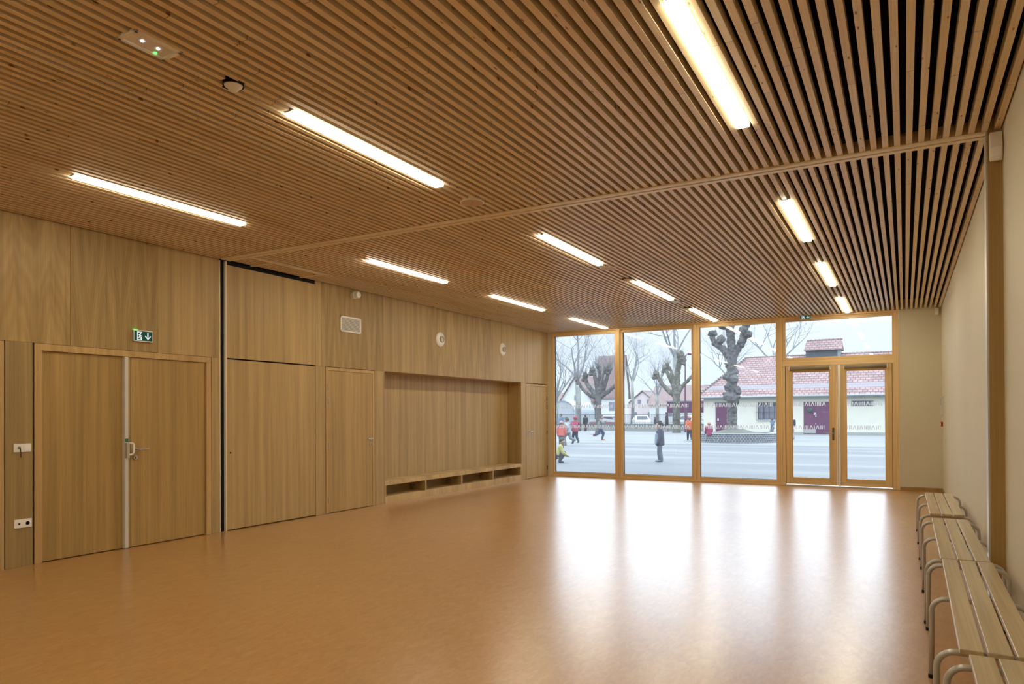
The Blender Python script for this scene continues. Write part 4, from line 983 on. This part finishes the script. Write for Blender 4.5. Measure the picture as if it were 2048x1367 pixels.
    for s in (-1, 1):
        b = MB(); a = L[s][2]; b.chain([(a+V(0, -.004, .03), .034*h), (a+V(0, -.01, -.012), .036*h), (a+V(0, .03, -.022), (.034*h, .040*h, .026*h)), (a+V(0, .085, -.028), (.034*h, .034*h, .020*h))])
        b.build('boot', plain('boot_%d' % seed, shoes, .6), t, voxel=vox*.7)
    if gloves:
        for s in (-1, 1):
            q = A[s]; wd = (q[2]-q[1]).normalized(); b = MB()
            b.chain([(q[2]-wd*.01*h, .024*h), (q[2]+wd*.03*h, .026*h)])
            side = Vector((0, 1, 0))-wd*wd.y; side.normalize()
            for o_, ln_ in ((.016, .034), (.0055, .040), (-.005, .037), (-.015, .029)):
                r0 = q[2]+wd*.040*h+side*o_*h; b.chain([(r0, .0085*h), (r0+wd*ln_*h, .0075*h)])
            b.chain([(q[2]+wd*.01*h+side*.016*h, .009*h), (q[2]+wd*.048*h+side*.036*h, .008*h)])
            b.build('glove', plain('glove_%d' % seed, gloves, .8), t, voxel=.006 if fine else vox*.7)
    if hat:
        b = MB(); b.ball(hd+Vector((0, -.04*hr, hr*.38)), (hr*1.02, hr*1.12, hr*.92), 14, 9); b.ball(hd+Vector((0, -.05*hr, hr*1.4)), hr*.22, 8, 6)
        b.build('hat', plain('hat_%d' % seed, hat, .9), t, voxel=vox*.7)
    b = MB()
    for k in range(46 if not hat else 14):
        th = rnd.uniform(0, 2*PI); ph = rnd.uniform(-.25, 1.5); v = Vector((math.cos(th)*math.cos(ph), math.sin(th)*math.cos(ph), math.sin(ph)))
        if v.y > .35 and v.z < .55: continue
        if hat and v.z > .3: continue
        b.ball(hd+Vector((v.x*hr*.86, v.y*hr*.95-.03*hr, v.z*hr*1.05+.08*hr)), hr*rnd.uniform(.22, .36), 6, 5)
    b.ball(hd+Vector((0, -.16*hr, hr*.26)), (hr*.90, hr*.96, hr*.95), 12, 8)
    b.build('hair', plain('hair_%d' % seed, hair, .8), t, voxel=vox*.6)
    if scarf: MB().chain([(T(-.03, .03, .838), .022*h), (T(.0, .045, .835), .024*h), (T(.03, .03, .838), .022*h), (T(.045, -.01, .84), .022*h), (T(0, -.045, .842), .024*h), (T(-.045, -.01, .84), .022*h), (T(-.03, .03, .838), .022*h)]).build('scarf', plain('scarf_%d' % seed, scarf, .9), t, voxel=vox*.7)
    return t
person('child standing alone in grey coat, curly dark hair and dark gloves', (-6.85, 22.05, G), PI/2+.30, 1.29, (.105, .115, .16), (.19, .235, .29), (.03, .03, .032), None, (.17, .22, .27), 'stand', 1, .011, True, (.02, .022, .03), .44, (.20, .03, .05), front=(.30, .38, .48), extra_hood=True, bulk=1.32)
person('child in coral jacket standing at left window edge, back to the room', (-13.85, 29.6, G), .3, 1.22, (.85, .20, .17), (.14, .18, .26), (.16, .10, .07), (.60, .28, .36), (.14, .17, .2), 'stand', 2, .016, gloves=(.4, .15, .16), extra_hood=True)
person('child crouching in yellow and pink jacket at bottom left of leftmost window', (-9.62, 20.3, G), -1.1, 1.15, (.62, .60, .22), (.10, .12, .16), (.10, .07, .05), None, (.05, .06, .10), 'crouch', 3, .014, front=(.50, .12, .28))
person('child in red hat and pink jacket running behind the coral jacket', (-15.1, 34.0, G), .9, 1.42, (.50, .10, .17), (.05, .06, .10), (.08, .05, .04), (.50, .05, .10), (.04, .05, .08), 'walk', 4, .018)
person('child in pale grey jacket running in leftmost window', (-14.6, 32.0, G), 1.5, 1.38, (.50, .53, .56), (.30, .34, .40), (.10, .09, .09), None, (.2, .22, .26), 'run', 5, .018)
person('child in grey-brown jacket with orange shoes leaning by dark pollard', (-15.9, 39.4, G), -1.3, 1.50, (.30, .31, .30), (.08, .12, .24), (.12, .10, .09), None, (.60, .12, .09), 'run', 6, .02)
person('dark-haired grown-up in blue coat beyond the coral jacket', (-25.3, 54.0, G), 2.6, 1.62, (.20, .30, .42), (.06, .07, .10), (.05, .05, .07), None, (.05, .05, .06), 'stand', 7, .025, adult=True)
person('grown-up in long black coat standing before the fence, leftmost window', (-26.4, 61.8, G), 1.0, 1.52, (.035, .045, .055), (.12, .05, .07), (.03, .03, .035), None, (.05, .05, .06), 'stand', 8, .025, adult=True, coat_len=.5)
person('grown-up in long dark plum coat by the fence above the standing child', (-18.9, 62.9, G), 2.0, 1.72, (.055, .045, .075), (.04, .04, .06), (.04, .035, .05), None, (.04, .04, .05), 'stand', 9, .025, adult=True, coat_len=.52)
person('child in dark blue with pink hood beyond the fence', (-20.9, 65.8, G), 1.5, 1.30, (.07, .09, .15), (.06, .07, .10), (.1, .08, .07), (.55, .25, .28), (.05, .05, .06), 'stand', 10, .025)
person('child in orange jacket half hidden by post right of mossy pollard', (-10.86, 40.6, G), .5, 1.38, (.78, .20, .09), (.06, .07, .10), (.08, .06, .05), (.55, .20, .15), (.05, .05, .06), 'walk', 11, .02)
person('child in magenta and white sitting on the planter rim', (-9.15, 38.15, .03), .6, 1.25, (.42, .06, .16), (.50, .56, .62), (.2, .12, .1), (.62, .32, .30), (.2, .25, .3), 'sit', 12, .02)
person('small child in pale blue and red boots right of the planter', (-7.85, 50.4, G), 1.1, 1.25, (.16, .22, .36), (.40, .46, .54), (.05, .05, .07), None, (.55, .10, .09), 'walk', 13, .022)
person('child in dark blue coat and pink hat seen through the door', (-5.72, 43.4, G), .4, 1.42, (.05, .075, .13), (.34, .38, .46), (.08, .06, .06), (.50, .15, .22), (.25, .3, .38), 'walk', 14, .02)
bpy.context.view_layer.update()
for o in bpy.data.objects:
    if '_o' in o: del o['_o']
